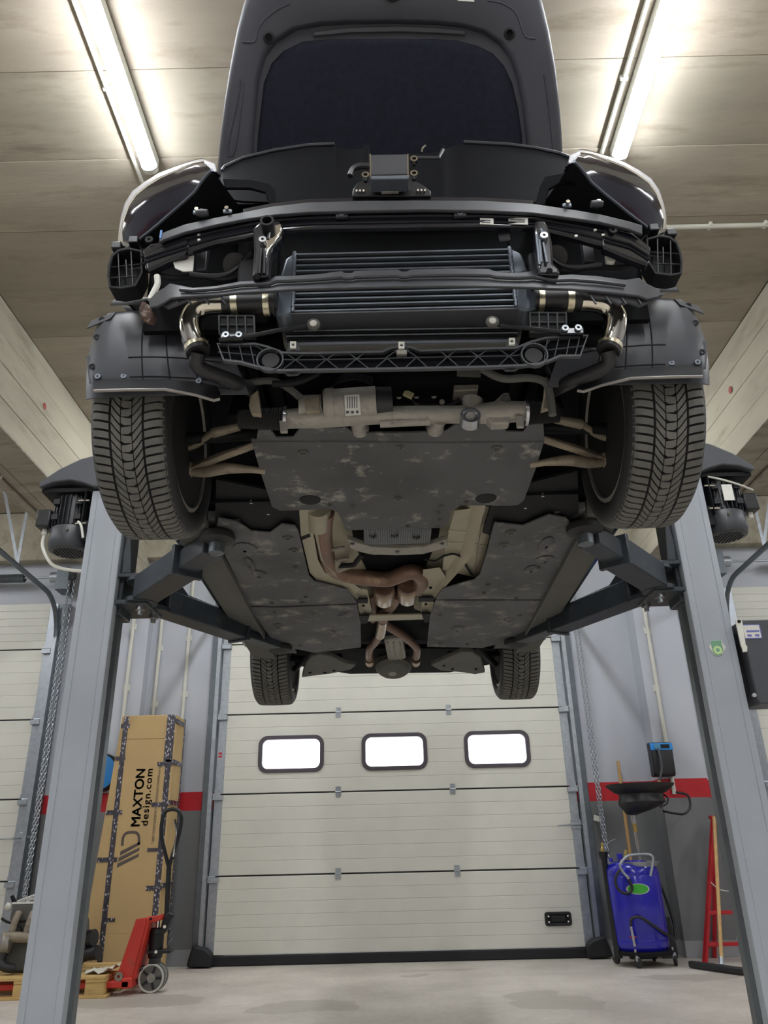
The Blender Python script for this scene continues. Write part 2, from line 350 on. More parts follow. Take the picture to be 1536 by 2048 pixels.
# ---------------------------------------------------------------- fluorescent battens and their conduits
lampmat = emit('lamp_diffuser_glow', (.93, .96, 1.0), LAMP)
def batten(x, y0, y1, label, group):
    t = thing('ceiling_light', (x, (y0 + y1) / 2, ZC), label, 'light', group)
    MB().bb(x - .042, x + .042, y0, y1, ZC - .077, ZC - .006).build('housing', K['pvc'], t, bevel=.006)
    pr = [(math.cos(a) * .042, math.sin(a) * .04) for a in [R(182 + 176 * k / 14) for k in range(15)]]
    MB().prism([(x + p[0], y0 + .03, ZC - .078 + p[1]) for p in pr], (0, y1 - y0 - .06, 0)).build('diffuser', lampmat, t)
    for ye in (y0, y1 - .03): MB().prism([(x + p[0] * 1.05, ye, ZC - .078 + p[1] * 1.05) for p in pr], (0, .03, 0)).build('end_cap', K['white'], t)
    return t
batten(-1.275, 1.66, 3.2, 'long white fluorescent tube light on ceiling left of the open hood', 'fluorescent ceiling lights')
batten(1.375, 1.66, 3.2, 'long white fluorescent tube light on ceiling right of the open hood', 'fluorescent ceiling lights')
for x in (-1.275, 1.375):
    for y0, w_ in ((-4.6, 'three lengths behind'), (-2.5, 'two lengths behind'), (-.4, 'next behind'), (5.6, 'next beyond')): batten(x, y0, y0 + 1.54, 'unseen fluorescent tube light in line with and %s the %s visible light' % (w_, 'left' if x < 0 else 'right'), 'fluorescent ceiling lights')  # unseen tubes added behind the camera and over the car's tail
for x in (-5.4, 5.5):
    for y0, w_ in ((-3.5, 'farthest from'), (-.4, 'third from'), (2.4, 'second from'), (5.6, 'nearest to')): batten(x, y0, y0 + 1.54, 'unseen fluorescent tube light beyond the %s beam, %s the door wall' % ('left' if x < 0 else 'right', w_), 'fluorescent ceiling lights')  # unseen tubes added in the side bays, out of view
def conduit(name, pts, r, clips, label, mat=None, up=(0, 0, 1), group='white conduits'):
    t = thing(name, pts[0], label, 'conduit', group)
    MB().tube(pts, r, 10).build('pipe', mat or K['pvc'], t)
    for c in clips:
        c = Vector(c); u = Vector(up)
        MB().box(c + u * r * .5, (r * 3.2 if abs(up[0]) < .5 else r * 2, .02, r * 3.2) if abs(up[2]) < .5 else (r * 3.2 if pts[0][0] == pts[-1][0] else .02, .02 if pts[0][0] == pts[-1][0] else r * 3.2, r * 2.2)).build('clip', K['white'], t, bevel=.003)
    return t
conduit('conduit', [(-1.375, -3, ZC - .016), (-1.375, 7.9, ZC - .016)], .013, [(-1.375, y_, ZC - .016) for y_ in (1.4, 2.74, 4.2)], 'white conduit running beside the left ceiling light')
conduit('conduit', [(1.293, -3, ZC - .016), (1.293, 7.9, ZC - .016)], .013, [(1.293, y_, ZC - .016) for y_ in (1.4, 2.75, 4.2)], 'white conduit running beside the right ceiling light')
pC = at(1440, 452, Z=ZC - .02)
conduit('conduit', [(1.32, pC.y, ZC - .02), (2.75, pC.y, ZC - .02)], .016, [(at(1420, 452, Z=ZC - .02).x, pC.y, ZC - .02), (at(1530, 450, Z=ZC - .02).x, pC.y, ZC - .02)], 'white conduit crossing the ceiling towards the right beam')
conduit('conduit', [(-2.72, 8.03, 3.7), (-2.72, 8.03, .3)], .02, [(-2.72, 8.035, z) for z in (3.2, 2.55)], 'white wall conduit nearest the left lift post, behind the cardboard box', up=(0, 1, 0))
conduit('conduit', [(-2.46, 8.18, 3.7), (-2.46, 8.18, 1.2)], .02, [(-2.46, 8.185, z) for z in (3.0, 2.4)], 'white wall conduit in the middle behind the tall cardboard box', up=(0, 1, 0))
conduit('conduit', [(-2.15, 8.18, 3.9), (-2.15, 8.18, 1.2)], .02, [(-2.15, 8.185, z) for z in (3.1, 2.5)], 'white wall conduit closest to the middle door, left side', up=(0, 1, 0))
conduit('conduit', [(2.74, 7.93, 3.7), (2.74, 7.93, 1.38)], .02, [(2.74, 7.935, z) for z in (3.0, 2.4)], 'white wall conduit running down to the blue and black reel', up=(0, 1, 0))
conduit('conduit', [(-3.02, 3.6, ZB - .02), (-3.02, 7.9, ZB - .02)], .015, [(-3.02, 5.4, ZB - .02), (-3.02, 6.6, ZB - .02)], 'thin conduit under the left concrete beam', mat=K['concrete'])
conduit('conduit', [(3.1, 3.6, ZB - .02), (3.1, 7.9, ZB - .02)], .015, [(3.1, 5.4, ZB - .02)], 'thin conduit under the right concrete beam', mat=K['concrete'])
# ---------------------------------------------------------------- sectional doors
K['leaf'] = pm('door_leaf_paint', 'd3d2c7', .42, var=.04, scale=4, bump=.05, bscale=200)
K['seal'] = pm('black_door_seal', '17171b', .6, var=.1)
K['wframe'] = pm('door_window_frame', '4a444b', .5, var=.08)
M, nt, N, L, b = node_mat('window_pane', .3)
nt.nodes.remove(b); g1 = N.new('ShaderNodeBsdfTransparent'); g2 = N.new('ShaderNodeBsdfTranslucent'); ng = N.new('ShaderNodeTexNoise'); ng.inputs['Scale'].default_value = 3
rg = N.new('ShaderNodeMapRange'); rg.inputs[3].default_value = .25; rg.inputs[4].default_value = .35; L.new(ng.outputs[0], rg.inputs[0])
mxs = N.new('ShaderNodeMixShader'); L.new(rg.outputs[0], mxs.inputs[0]); L.new(g1.outputs[0], mxs.inputs[1]); L.new(g2.outputs[0], mxs.inputs[2]); L.new(mxs.outputs[0], N['Material Output'].inputs[0])
K['pane'] = M
PZ = [.085, .75, 1.488, 2.262, 3.0, 3.52]
def rrect(cx, cz, w, h, r, y, n=6):
    pts = []
    for (qx, qz, a0) in ((1, 1, 0), (-1, 1, 90), (-1, -1, 180), (1, -1, 270)):
        for k in range(n + 1):
            a = R(a0 + 90 * k / n); pts.append((cx + qx * (w / 2 - r) + math.cos(a) * r, y, cz + qz * (h / 2 - r) + math.sin(a) * r))
    return pts
def leaf_panel(x0, x1, z0, z1, yf, windows):
    """a door section: six ribs with V grooves between them, holes where windows sit"""
    mb = MB(); H = z1 - z0; n = 6; prof = []
    for k in range(n):
        a, c = z0 + .004 + (H - .008) * k / n, z0 + .004 + (H - .008) * (k + 1) / n
        prof += [(yf + .004, a), (yf, a + .004), (yf, c - .004)]
    prof += [(yf + .004, z1 - .004)]
    cuts = sorted(windows); xsn = [x0] + [v for wx in cuts for v in (wx - .3, wx + .3)] + [x1]
    wz0, wz1 = 1.715, 2.01
    def slab(xa, xb, pr):
        pts = [(xa, p[0], p[1]) for p in pr] + [(xa, yf + .042, pr[-1][1]), (xa, yf + .042, pr[0][1])]
        mb.prism(pts, (xb - xa, 0, 0))
    if not cuts: slab(x0, x1, prof)
    else:
        for i in range(0, len(xsn), 2): slab(xsn[i], xsn[i + 1], prof)
        for wx in cuts:
            slab(wx - .3, wx + .3, [p for p in prof if p[1] < wz0 - .001] + [(yf, wz0)]); slab(wx - .3, wx + .3, [(yf, wz1)] + [p for p in prof if p[1] > wz1 + .001])
    return mb
def sectional_door(name, x0, x1, windows, cap_sides, handle=True):
    d = sthing(name, ((x0 + x1) / 2, YW - .05, 0)); yf = YW - .075
    for i in range(5):
        p = leaf_panel(x0, x1, PZ[i] + .003, PZ[i + 1] - .003, yf, windows if i == 2 else []).build('panel', K['leaf'], d, smooth=0)
        for xe, s in ((x0, -1), (x1, 1)):
            MB().bb(xe - .002 * s, xe + .082 * s, yf - .006, yf + .03, PZ[i] + .012, PZ[i + 1] - .012).build('end_cap', K['galv'], p, smooth=0, bevel=.003)
        if i == 2:
            for wx in windows:
                fr = MB().ring(rrect(wx, 1.862, .665, .36, .09, yf - .014), rrect(wx, 1.862, .585, .285, .06, yf - .014), (0, .058, 0)).build('window', K['wframe'], p, bevel=.004)
                MB().bb(wx - .3, wx + .3, yf + .018, yf + .022, 1.715, 2.01).build('pane', K['pane'], p, smooth=0)
    for i in range(1, 5): MB().bb(x0, x1, yf + .012, yf + .07, PZ[i] - .02, PZ[i] + .02).build('joint_seal', K['seal'], d, smooth=0)
    MB().bb(x0 - .05, x1 + .05, yf - .004, yf + .074, 0.001, PZ[0] + .002).build('bottom_seal', K['seal'], d, smooth=0, bevel=.01)
    for i in range(1, 5):
        for hx in (x0 + (x1 - x0) * .335, x0 + (x1 - x0) * .667):
            h = MB().box((hx, yf - .004, PZ[i] - .022), (.05, .006, .05)).box((hx, yf - .004, PZ[i] + .025), (.05, .006, .05)).cyl((hx - .03, yf - .008, PZ[i]), (hx + .03, yf - .008, PZ[i]), .007, 8)
            h.build('hinge', K['galv'], d, smooth=30)
        for xe, s in ((x0, -1), (x1, 1)):
            h = MB().box((xe + .04 * s, yf - .028, PZ[i] - .03), (.095, .045, .045)).box((xe + .04 * s, yf - .012, PZ[i] + .025), (.085, .01, .04)).cyl((xe + .02 * s, yf - .03, PZ[i] - .002), (xe + .12 * s, yf - .03, PZ[i] - .002), .008, 8)
            h.build('roller_bracket', K['galv'], d, smooth=30)
            MB().cyl((xe + .1 * s, yf - .03, PZ[i] - .002), (xe + .125 * s, yf - .03, PZ[i] - .002), .023, 14).build('roller', K['pvc'], d)
    for xe, s in ((x0, -1), (x1, 1)):
        xa, xb = xe + .095 * s, xe + .135 * s
        tr = MB().prism([(xa, yf - .055, .02), (xb, yf - .055, .02), (xb, yf + .002, .02), (xa, yf + .002, .02), (xa, yf - .006, .02), (xb - .006 * s, yf - .006, .02), (xb - .006 * s, yf - .047, .02), (xa, yf - .047, .02)], (0, 0, 3.1))
        tr.build('track', K['galv'], d, smooth=0)
        MB().bb(xe + .128 * s, xe + .2 * s, yf - .01, YW, .02, 3.5).build('track_angle', K['dkgalv'], d, smooth=0, bevel=.004)
        # curved and horizontal run under the ceiling
        path = [(xe + .115 * s, yf - .03, 3.1)] + [(xe + .115 * s, yf - .03 - .42 * (1 - math.cos(a)), 3.1 + .42 * math.sin(a)) for a in [math.pi / 2 * k / 8 for k in range(1, 9)]] + [(xe + .115 * s, 5.0, 3.62)]
        MB().tube(path, .026, 8).build('track', K['dkgalv'], d)
        for yy in (7.0, 5.4):
            zz = 3.52 + (7.7 - yy) * .037
            MB().box((xe + .115 * s, yy, (zz + ZC) / 2), (.03, .004, ZC - zz)).build('hanger_strap', K['galv'], d, smooth=0)
            a = Vector((xe + .115 * s, yy, zz)); c = Vector((xe + (.115 - .35) * s, yy + .05, ZC)); dd = c - a
            MB().box((a + c) / 2, (.03, .004, dd.length), Matrix.Rotation(math.atan2(dd.x, dd.z), 3, 'Y')).build('hanger_strap', K['galv'], d, smooth=0)
        bt = [(xe + .05 * s, .16), (xe + .17 * s, .19), (xe + .2 * s, .1), (xe + .22 * s, .015), (xe - .01 * s, .01), (xe - .005 * s, .12)]
        MB().prism([(p[0], yf - .12, p[1]) for p in bt], (0, .11, 0)).build('track_boot', K['seal'], d, bevel=.02)
    zs = 3.79                                       # torsion shaft with springs above the door
    MB().cyl((x0 - .22, yf - .06, zs), (x1 + .22, yf - .06, zs), .0127, 12).build('spring_shaft', K['galv'], d)
    for (a, c) in ((x0 + .5, (x0 + x1) / 2 - .2), ((x0 + x1) / 2 + .2, x1 - .32)):
        cl = MB(); n = int((c - a) / .016)
        cl.tube([(a + (c - a) * k / (n * 8), yf - .06 + math.cos(k * math.pi / 4) * .044, zs + math.sin(k * math.pi / 4) * .044) for k in range(n * 8 + 1)], .0075, 5)
        cl.build('torsion_spring', K['dkgalv'], d)
    for xe, s in ((x0, -1), (x1, 1)):
        MB().bb(xe + .06 * s, xe + .2 * s, yf - .13, YW, zs - .16, zs + .1).build('bearing_bracket', K['dkgalv'], d, smooth=0, bevel=.006)
        MB().cyl((xe - .02 * s, yf - .06, zs), (xe + .06 * s, yf - .06, zs), .06, 20).build('cable_drum', K['galv'], d)
    return d
def door_latch(d, x, s, z):
    yf = YW - .075
    MB().box((x, yf - .012, z + .022), (.1, .012, .035)).box((x, yf - .012, z - .03), (.1, .012, .03)).box((x + .02 * s, yf - .02, z), (.16, .014, .02)).build('slide_bolt', K['galv'], d, bevel=.003)
    MB().tube([(x - .06 * s, yf - .03, z - .005), (x - .14 * s, yf - .05, z - .01), (x - .19 * s, yf - .045, z - .012)], .007, 8).build('bolt_handle', K['galv'], d)
d1 = sectional_door('door_1', *DX[1], [-1.0, .048, 1.09], 2)
d2 = sectional_door('door_2', *DX[0], [-6.6, -5.5, -4.4], 2)
d3 = sectional_door('door_3', *DX[2], [4.5, 5.55, 6.6], 2)
door_latch(d1, 1.8, 1, 1.14); door_latch(d2, -3.62, 1, 1.14)
yf = YW - .075
hb = MB().ring(rrect(1.535, .325, .25, .118, .025, yf - .012), rrect(1.535, .325, .2, .075, .015, yf - .012), (0, .013, 0)).build('lift_handle', K['blackpl'], d1, bevel=.004)
MB().bb(1.43, 1.64, yf - .004, yf - .001, .285, .365).build('handle_recess', K['matblack'], hb, smooth=0)
MB().bb(1.47, 1.6, yf - .011, yf - .004, .3, .35).build('handle_grip', K['blackpl'], hb, bevel=.004)
for (a, c) in ((1.445, .302), (1.445, .348), (1.625, .302), (1.625, .348)): MB().cyl((a, yf - .016, c), (a, yf - .01, c), .008, 10).build('screw', K['chrome'], hb)
for k, dz in enumerate((0, .03)): MB().bb(-1.735, -1.7, yf - .0072, yf - .0062, 1.84 + dz, 1.86 + dz).build('warning_label', K['redl'] if k else K['red'], d1, smooth=0)
# ---------------------------------------------------------------- hoist chains hanging in loops
def chain_mesh(strands, pitch=.034, r=.005):
    mb = MB()
    for (a, b_) in strands:
        a, b_ = Vector(a), Vector(b_); n = int((a - b_).length / pitch); d = (b_ - a).normalized()
        for k in range(n):
            c = a + d * (k + .5) * pitch; u, w_ = mb.frame(d, (0, 1, .01)); q = u if k % 2 else w_
            q = (u + w_ * (1 if k % 2 else -1)).normalized()
            lp = [c + d * (pitch * .62) * math.cos(t) + q * .0125 * math.sin(t) for t in [2 * math.pi * j / 8 for j in range(8)]]
            mb.tube(lp, r, 4, closed=True)
    return mb
tag(chain_mesh([((1.99, 8.02, 3.74), (2.035, 8.02, .2)), ((2.04, 8.02, 3.74), (2.05, 8.02, .19))]).build('hoist_chain', K['galv']), 'galvanised hoist chain hanging beside the middle door, near the blue tank', 'chain')
tag(chain_mesh([((-3.46, 7.98, 3.72), (-3.44, 7.98, .22)), ((-3.4, 7.98, 3.72), (-3.425, 7.98, .21))]).build('hoist_chain', K['galv']), 'galvanised hoist chain hanging beside the left door, behind the left lift post', 'chain')
ck = at(1193, 1637, Y=8.15)
t = thing('chain_holder', (ck.x, YW, ck.z), 'small white metal chain plate on the wall beside the hanging chain', 'bracket')
MB().box((ck.x, 8.12, ck.z), (.07, .004, .05), Matrix.Rotation(R(15), 3, 'Y')).build('plate', K['white'], t, smooth=0)
MB().cyl((ck.x, 8.12, ck.z), (ck.x, 8.2, ck.z), .006, 8).build('stud', K['galv'], t)
# ================================================================= two-post lift
XM = .065; XC = .05                                  # middle of the lift, middle of the car
ZCAR = CAM.z                                         # car heights below are given relative to the camera
def lift_post(s, label):
    """s = -1 left post, +1 right post; x measured outwards from the lift's middle"""
    def P(dx, y, z): return Vector((XM + s * dx, y, z))
    t = thing('lift_post', (XM + s * 1.4, 3.53, 0), label, 'vehicle lift')
    ztop = 2.585
    prof = [(1.495, 3.415), (1.491, 3.404), (1.481, 3.4), (1.332, 3.4), (1.322, 3.404), (1.318, 3.415), (1.318, 3.445), (1.326, 3.445), (1.345, 3.42), (1.47, 3.42), (1.478, 3.44), (1.478, 3.63), (1.37, 3.63), (1.37, 3.65), (1.495, 3.65)]
    MB().prism([P(a, b_, 0.012) for a, b_ in prof], (0, 0, ztop - .012)).build('column', K['liftgrey'], t, smooth=25)
    for a in (1.463, 1.352): MB().box(P(a, 3.3995, ztop / 2), (.004, .003, ztop - .03)).build('weld_seam', K['liftgrey'], t)
    MB().prism([P(1.37, 3.47, .02), P(1.33, 3.47, .02), P(1.317, 3.5, .02), P(1.317, 3.545, .02), P(1.34, 3.56, .02), P(1.37, 3.6, .02)], (0, 0, ztop - .05)).build('guide_rail', K['dkgalv'], t, smooth=0)
    MB().prism([P(1.475, 3.425, .02), P(1.475, 3.62, .02), P(1.42, 3.62, .02), P(1.42, 3.425, .02)], (0, 0, ztop - .05)).build('slot_shade', K['matblack'], t, smooth=0)  # black filler gives the column slot its shaded interior by colour
    MB().cyl(P(1.39, 3.5, .03), P(1.39, 3.5, ztop), .022, 14).build('lift_screw', K['steel'], t)
    MB().bb(XM + s * 1.24, XM + s * 1.62, 3.3, 3.76, 0, .014).build('base_plate', K['liftgrey'], t, smooth=0)
    for (a, b_) in ((1.28, 3.34), (1.58, 3.34), (1.28, 3.72), (1.58, 3.72)): MB().cyl(P(a, b_, .014), P(a, b_, .04), .014, 6).build('anchor_bolt', K['galv'], t)
    # top plate, curved cover and the hanging motor
    MB().bb(XM + s * 1.26, XM + s * 1.74, 3.4, 3.68, ztop, ztop + .02).build('top_plate', K['matblack'], t, smooth=0)
    cov = [(1.24, 0), (1.24, .1), (1.27, .15), (1.36, .185), (1.46, .182), (1.56, .155), (1.66, .1), (1.745, .032), (1.748, .008), (1.735, .005), (1.68, .03), (1.6, .04), (1.53, .022), (1.48, 0)]
    MB().prism([P(a, 3.37, ztop + .01 + h) for a, h in cov], (0, .36, 0)).build('top_cover', K['cover'], t, smooth=30, bevel=.006)
    mx_, my = 1.605, 3.5
    mo = MB().lathe([(.045, .02), (.075, .015), (.08, 0), (.08, -.17), (.07, -.175)], P(mx_, my, ztop - .005), (0, 0, 1), 28).build('motor', K['motor'], t)
    for k in range(26):
        a = 2 * math.pi * k / 26; c = P(mx_, my, ztop - .09); q = Vector((math.cos(a), math.sin(a), 0))
        MB().box(c + q * .088, (.022, .004, .15), Matrix.Rotation(a, 3, 'Z')).build('cooling_fin', K['motor'], mo)
    fc = MB().lathe([(.096, .0), (.1, -.005), (.101, -.085), (.094, -.108), (.078, -.115)], P(mx_, my, ztop - .17), (0, 0, 1), 36).build('fan_cover', K['motorgrey'], t)
    for k in range(-4, 5):
        w_ = math.sqrt(max(0, .07 ** 2 - (k * .016) ** 2))
        MB().box(P(mx_, my, ztop - .287) + Vector((k * .016, 0, 0)), (.006, 2 * w_, .004)).build('grille_bar', K['motor'], fc)
    for a in (-1, 1):
        for b_ in (0, 1): MB().box(P(mx_, my, ztop - .05 - .08 * b_) + Vector((a * .055, -.086, 0)), (.03, .02, .026)).build('mounting_lug', K['motor'], mo)
    MB().cyl(P(mx_ - .02, my - .1, ztop - .2), P(mx_ - .02, my - .107, ztop - .2), .006, 8).build('screw', K['chrome'], fc)
    tb = MB().box(P(mx_ + .125, my - .02, ztop - .12), (.07, .09, .09)).build('terminal_box', K['motor'], t, bevel=.008)
    MB().cyl(P(mx_ + .125, my - .02, ztop - .165), P(mx_ + .125, my - .02, ztop - .195), .014, 12).build('cable_gland', K['pvc'], tb)
    MB().box(P(1.52, 3.42, ztop - .1), (.006, .06, .21)).box(P(1.51, 3.44, ztop - .2), (.03, .05, .1)).build('motor_bracket', K['matblack'], t, bevel=.003)
    for h in (.03, .15): MB().cyl(P(1.5, 3.4, ztop - .02 - h), P(1.55, 3.4, ztop - .02 - h), .006, 8).build('bracket_bolt', K['chrome'], t)
    if s < 0:
        cb = smooth_path([P(mx_ + .125, my - .02, ztop - .19), P(mx_ + .122, my - .02, ztop - .26), P(mx_ + .06, my - .02, ztop - .35), P(1.56, 3.47, ztop - .385), P(1.49, 3.48, ztop - .385)], 6)
        MB().tube(cb, .0085, 8).build('cable', K['white'], t)
        MB().tube(smooth_path([P(1.535, 3.39, ztop - .165), P(1.515, 3.385, ztop - .19), P(1.5, 3.39, ztop - .25)], 5), .006, 6).build('cable', K['white'], t)
    else:
        cb = smooth_path([P(mx_ + .14, my - .07, ztop - .065), P(mx_ + .06, my - .105, ztop - .05), P(mx_ - .02, my - .105, ztop - .02), P(1.52, my - .1, ztop + .0)], 6)
        MB().tube(cb, .005, 8).build('cable', K['pvc'], t)
        MB().box(P(mx_ + .0, my - .104, ztop - .09), (.05, .003, .085)).build('rating_plate', K['label'], t, smooth=0)
    # carriage and arms
    zc = 2.02
    MB().bb(XM + s * 1.30, XM + s * 1.41, 3.45, 3.6, zc - .05, zc + .75).build('carriage', K['liftdark'], t, bevel=.006)
    MB().bb(XM + s * 1.17, XM + s * 1.34, 3.41, 3.66, zc - .012, zc + .01).bb(XM + s * 1.17, XM + s * 1.34, 3.41, 3.66, zc + .12, zc + .14).build('arm_bracket', K['liftdark'], t, bevel=.004)
    fin = [(1.26, zc + .14), (1.3, zc + .14), (1.305, zc + .24), (1.285, zc + .36), (1.27, zc + .24)]
    MB().prism([P(a, 3.41, h) for a, h in fin], (0, .012, 0)).build('guard_fin', K['liftdark'], t, smooth=0, bevel=.002)
    def arm(piv, pad, name, zb, w0, w1, zpad):
        a, b_ = Vector(piv), Vector(pad); d = (b_ - a); d.z = 0; L_ = d.length; d.normalize(); n = Vector((-d.y, d.x, 0)); rot = Matrix((d, n, Vector((0, 0, 1)))).transposed()
        z0 = zb
        o = MB().lathe([(.075, 0), (.075, .02)], (a.x, a.y, z0), seg=28).build(name, K['liftdark'], t)
        MB().lathe([(.075, .1), (.075, .12)], (a.x, a.y, z0), seg=28).build('pivot_plate', K['liftdark'], o)
        l1 = L_ * .6
        MB().box(Vector((a.x, a.y, z0 + .06)) + d * (l1 / 2 + .04), (l1, w0, .115), rot).build('outer_tube', K['liftdark'], o, bevel=.006)
        MB().box(Vector((a.x, a.y, z0 + .06)) + d * (l1 + .03), (.025, w0 + .02, .135), rot).build('collar', K['liftdark'], o, bevel=.004)
        l2 = L_ - l1 + .1
        MB().box(Vector((a.x, a.y, z0 + .06)) + d * (L_ - l2 / 2 - .03), (l2, w0 - .03, .085), rot).build('inner_tube', K['liftdark'], o, bevel=.005)
        MB().cyl((a.x, a.y, z0 - .03), (a.x, a.y, z0 + .15), .022, 16).build('pivot_pin', K['steel'], o)
        MB().cyl((a.x, a.y, z0 - .05), (a.x, a.y, z0 - .03), .012, 10).build('pin_screw', K['galv'], o)
        c = Vector((b_.x, b_.y, 0))
        MB().lathe([(.024, 0), (.031, .005), (.033, .08), (.028, .085)], (c.x, c.y, z0 + .012), seg=22).build('pad_socket', K['dkgalv'] if name == 'front_arm' else K['liftdark'], o)
        MB().cyl((c.x, c.y, z0 + .02), (c.x, c.y, zpad - .025), .023, 16).build('pad_screw', K['steel'], o)
        MB().lathe([(.03, -.045), (.07, -.03), (.072, -.012), (.066, 0)], (c.x, c.y, zpad), seg=28).build('rubber_pad', K['rubberblk'], o)
        if name == 'front_arm':
            MB().box(c - d * .09 + Vector((0, 0, z0 + .12)), (.1, .05, .03), rot).build('lock_lever', K['galv'], o, bevel=.004)
            MB().tube([c - d * .1 + Vector((0, 0, z0 + .13)), c - d * .16 + n * (.06 * s) + Vector((0, 0, z0 + .14)), c - d * .2 + n * (.1 * s) + Vector((0, 0, z0 + .12))], .01, 8).build('lever_handle', K['galv'], o)
        else:
            MB().prism([Vector((a.x, a.y, z0 + .12)) + d * u + n * .004 + Vector((0, 0, h)) for u, h in ((.02, 0), (l1 * .75, 0), (l1 * .75, .02), (l1 * .35, .025), (.12, .09), (.04, .09))], n * -.012).build('gusset', K['liftdark'], o)
    arm(P(1.21, 3.455, 0), P(.735, 2.86, 0), 'front_arm', zc, .12, .1, 2.12)
    arm(P(1.19, 3.6, 0), P(.7, 4.5, 0), 'rear_arm', zc - .0, .12, .1, 2.068)
    return t
lpL = lift_post(-1, 'left grey steel lift post with black motor under its cover')
lpR = lift_post(1, 'right grey steel lift post with green sticker and control box')
# control box on the right post
yb = 3.36
p0, p1 = at(1466, 1240, Y=yb), at(1505, 1402, Y=yb)
bx = MB(); xo = XM + 1.495
oz0, oz1 = at(1505, 1408, Y=yb).z, at(1468, 1240, Y=yb).z
bx.prism([(xo + .02, yb, oz0 + .02), (xo + .03, yb, oz0), (xo + .36, yb, oz0), (xo + .36, yb, oz1 - .01), (xo + .35, yb, oz1), (xo + .02, yb, oz1)], (0, .16, 0))
cbx = bx.build('control_box', K['cover'], lpR, bevel=.012)
MB().bb(xo - .005, xo + .03, yb + .06, yb + .12, oz0 + .05, oz1 - .05).build('box_mount', K['matblack'], cbx)
q = [at(*p, Y=yb - .002) for p in ((1485, 1249), (1514, 1247), (1521, 1277), (1493, 1278))]
cx0, cx1, cz0, cz1 = q[0].x, q[1].x + .01, q[2].z, q[0].z
MB().bb(cx0, cx1, yb - .002, yb, cz0, cz1).build('notice_label', K['label'], cbx, smooth=0)
blu = pm('violet_blue_print', '6a6fae', .6, var=.05)
for (a, b_, c, d_) in ((0, 1, 0, .06), (0, 1, .94, 1), (.95, 1, 0, 1), (.15, .9, .45, .58), (.15, .4, .15, .3), (.6, .85, .15, .3)):
    MB().bb(cx0 + (cx1 - cx0) * a, cx0 + (cx1 - cx0) * b_, yb - .0028, yb - .002, cz0 + (cz1 - cz0) * c, cz0 + (cz1 - cz0) * d_).build('label_print', blu, cbx, smooth=0)
ya = yb - .012
def pl(px, py): return at(px, py, Y=ya)
MB().prism([pl(*p) for p in ((1471, 1241), (1475, 1238), (1481, 1238), (1485, 1243), (1492, 1290), (1495, 1292), (1495, 1303), (1486, 1304), (1484, 1295), (1482, 1292))], (0, .008, 0)).build('plastic_tag', K['white'], cbx, bevel=.002)
MB().cyl(pl(1478, 1243) + V(0, -.003, 0), pl(1478, 1243) + V(0, .01, 0), .008, 10).build('tag_screw', K['matblack'], cbx)
MB().cyl(at(1509, 1390, Y=yb - .004), at(1509, 1390, Y=yb) + V(0, .01, 0), .009, 12).build('box_screw', K['chrome'], cbx)
# green round-dial sticker
ys = 3.3975
g = [at(*p, Y=ys) for p in ((1421, 1281), (1443, 1280), (1445, 1286), (1452, 1294), (1445, 1308), (1436, 1312), (1427, 1309), (1418, 1294), (1422, 1287))]
st = MB().prism(g, (0, .001, 0)).build('sticker', K['label'], lpR, smooth=0)
MB().prism([at(*p, Y=ys - .0006) for p in ((1422, 1281.5), (1442, 1280.5), (1444, 1290), (1447, 1300), (1443, 1309), (1435, 1311), (1427, 1307), (1424, 1296), (1422, 1289))], (0, .0006, 0)).build('sticker_print', K['sage'], st, smooth=0)
c = at(1435.5, 1300, Y=ys - .0008)
MB().lathe([(.019, 0), (.019, .0006)], c, (0, -1, 0), 28).build('sticker_ring', K['lime'], st)
MB().lathe([(.0085, 0), (.0085, .0004)], c + V(0, -.0007, 0), (0, -1, 0), 20).build('sticker_hub', K['sage'], st)
# ================================================================= the car on the lift
car = thing('car', (XC, 3.7, 1.9), 'dark car without front bumper raised on the lift, bonnet open', 'car')
US = .03                                             # the raised car sits slightly nose-up
def UZ(y): return CAM.z + 1.20 - US * (y - 2.3)       # height of the underbody plane
def up(px, py, dz=0): return on_plane(px, py, (0, 2.3, CAM.z + 1.20 + dz), (0, US, 1))
def mx(p): return Vector((2 * XC - p[0], p[1], p[2]))  # mirror about the car's middle
def plate(name, pxs, mat, parent, dz=0, th=.006, bevel=.002, smooth=30):
    return MB().prism([up(a, b_, dz) for a, b_ in pxs], (0, 0, th)).build(name, mat, parent, smooth=smooth, bevel=bevel)
def vplate(name, pxs, Y, mat, parent, th=.01, bevel=.002, smooth=30):
    f = Y if callable(Y) else (lambda a: Y)
    return MB().prism([at(a, b_, Y=f(a)) for a, b_ in pxs], (0, th, 0)).build(name, mat, parent, smooth=smooth, bevel=bevel)
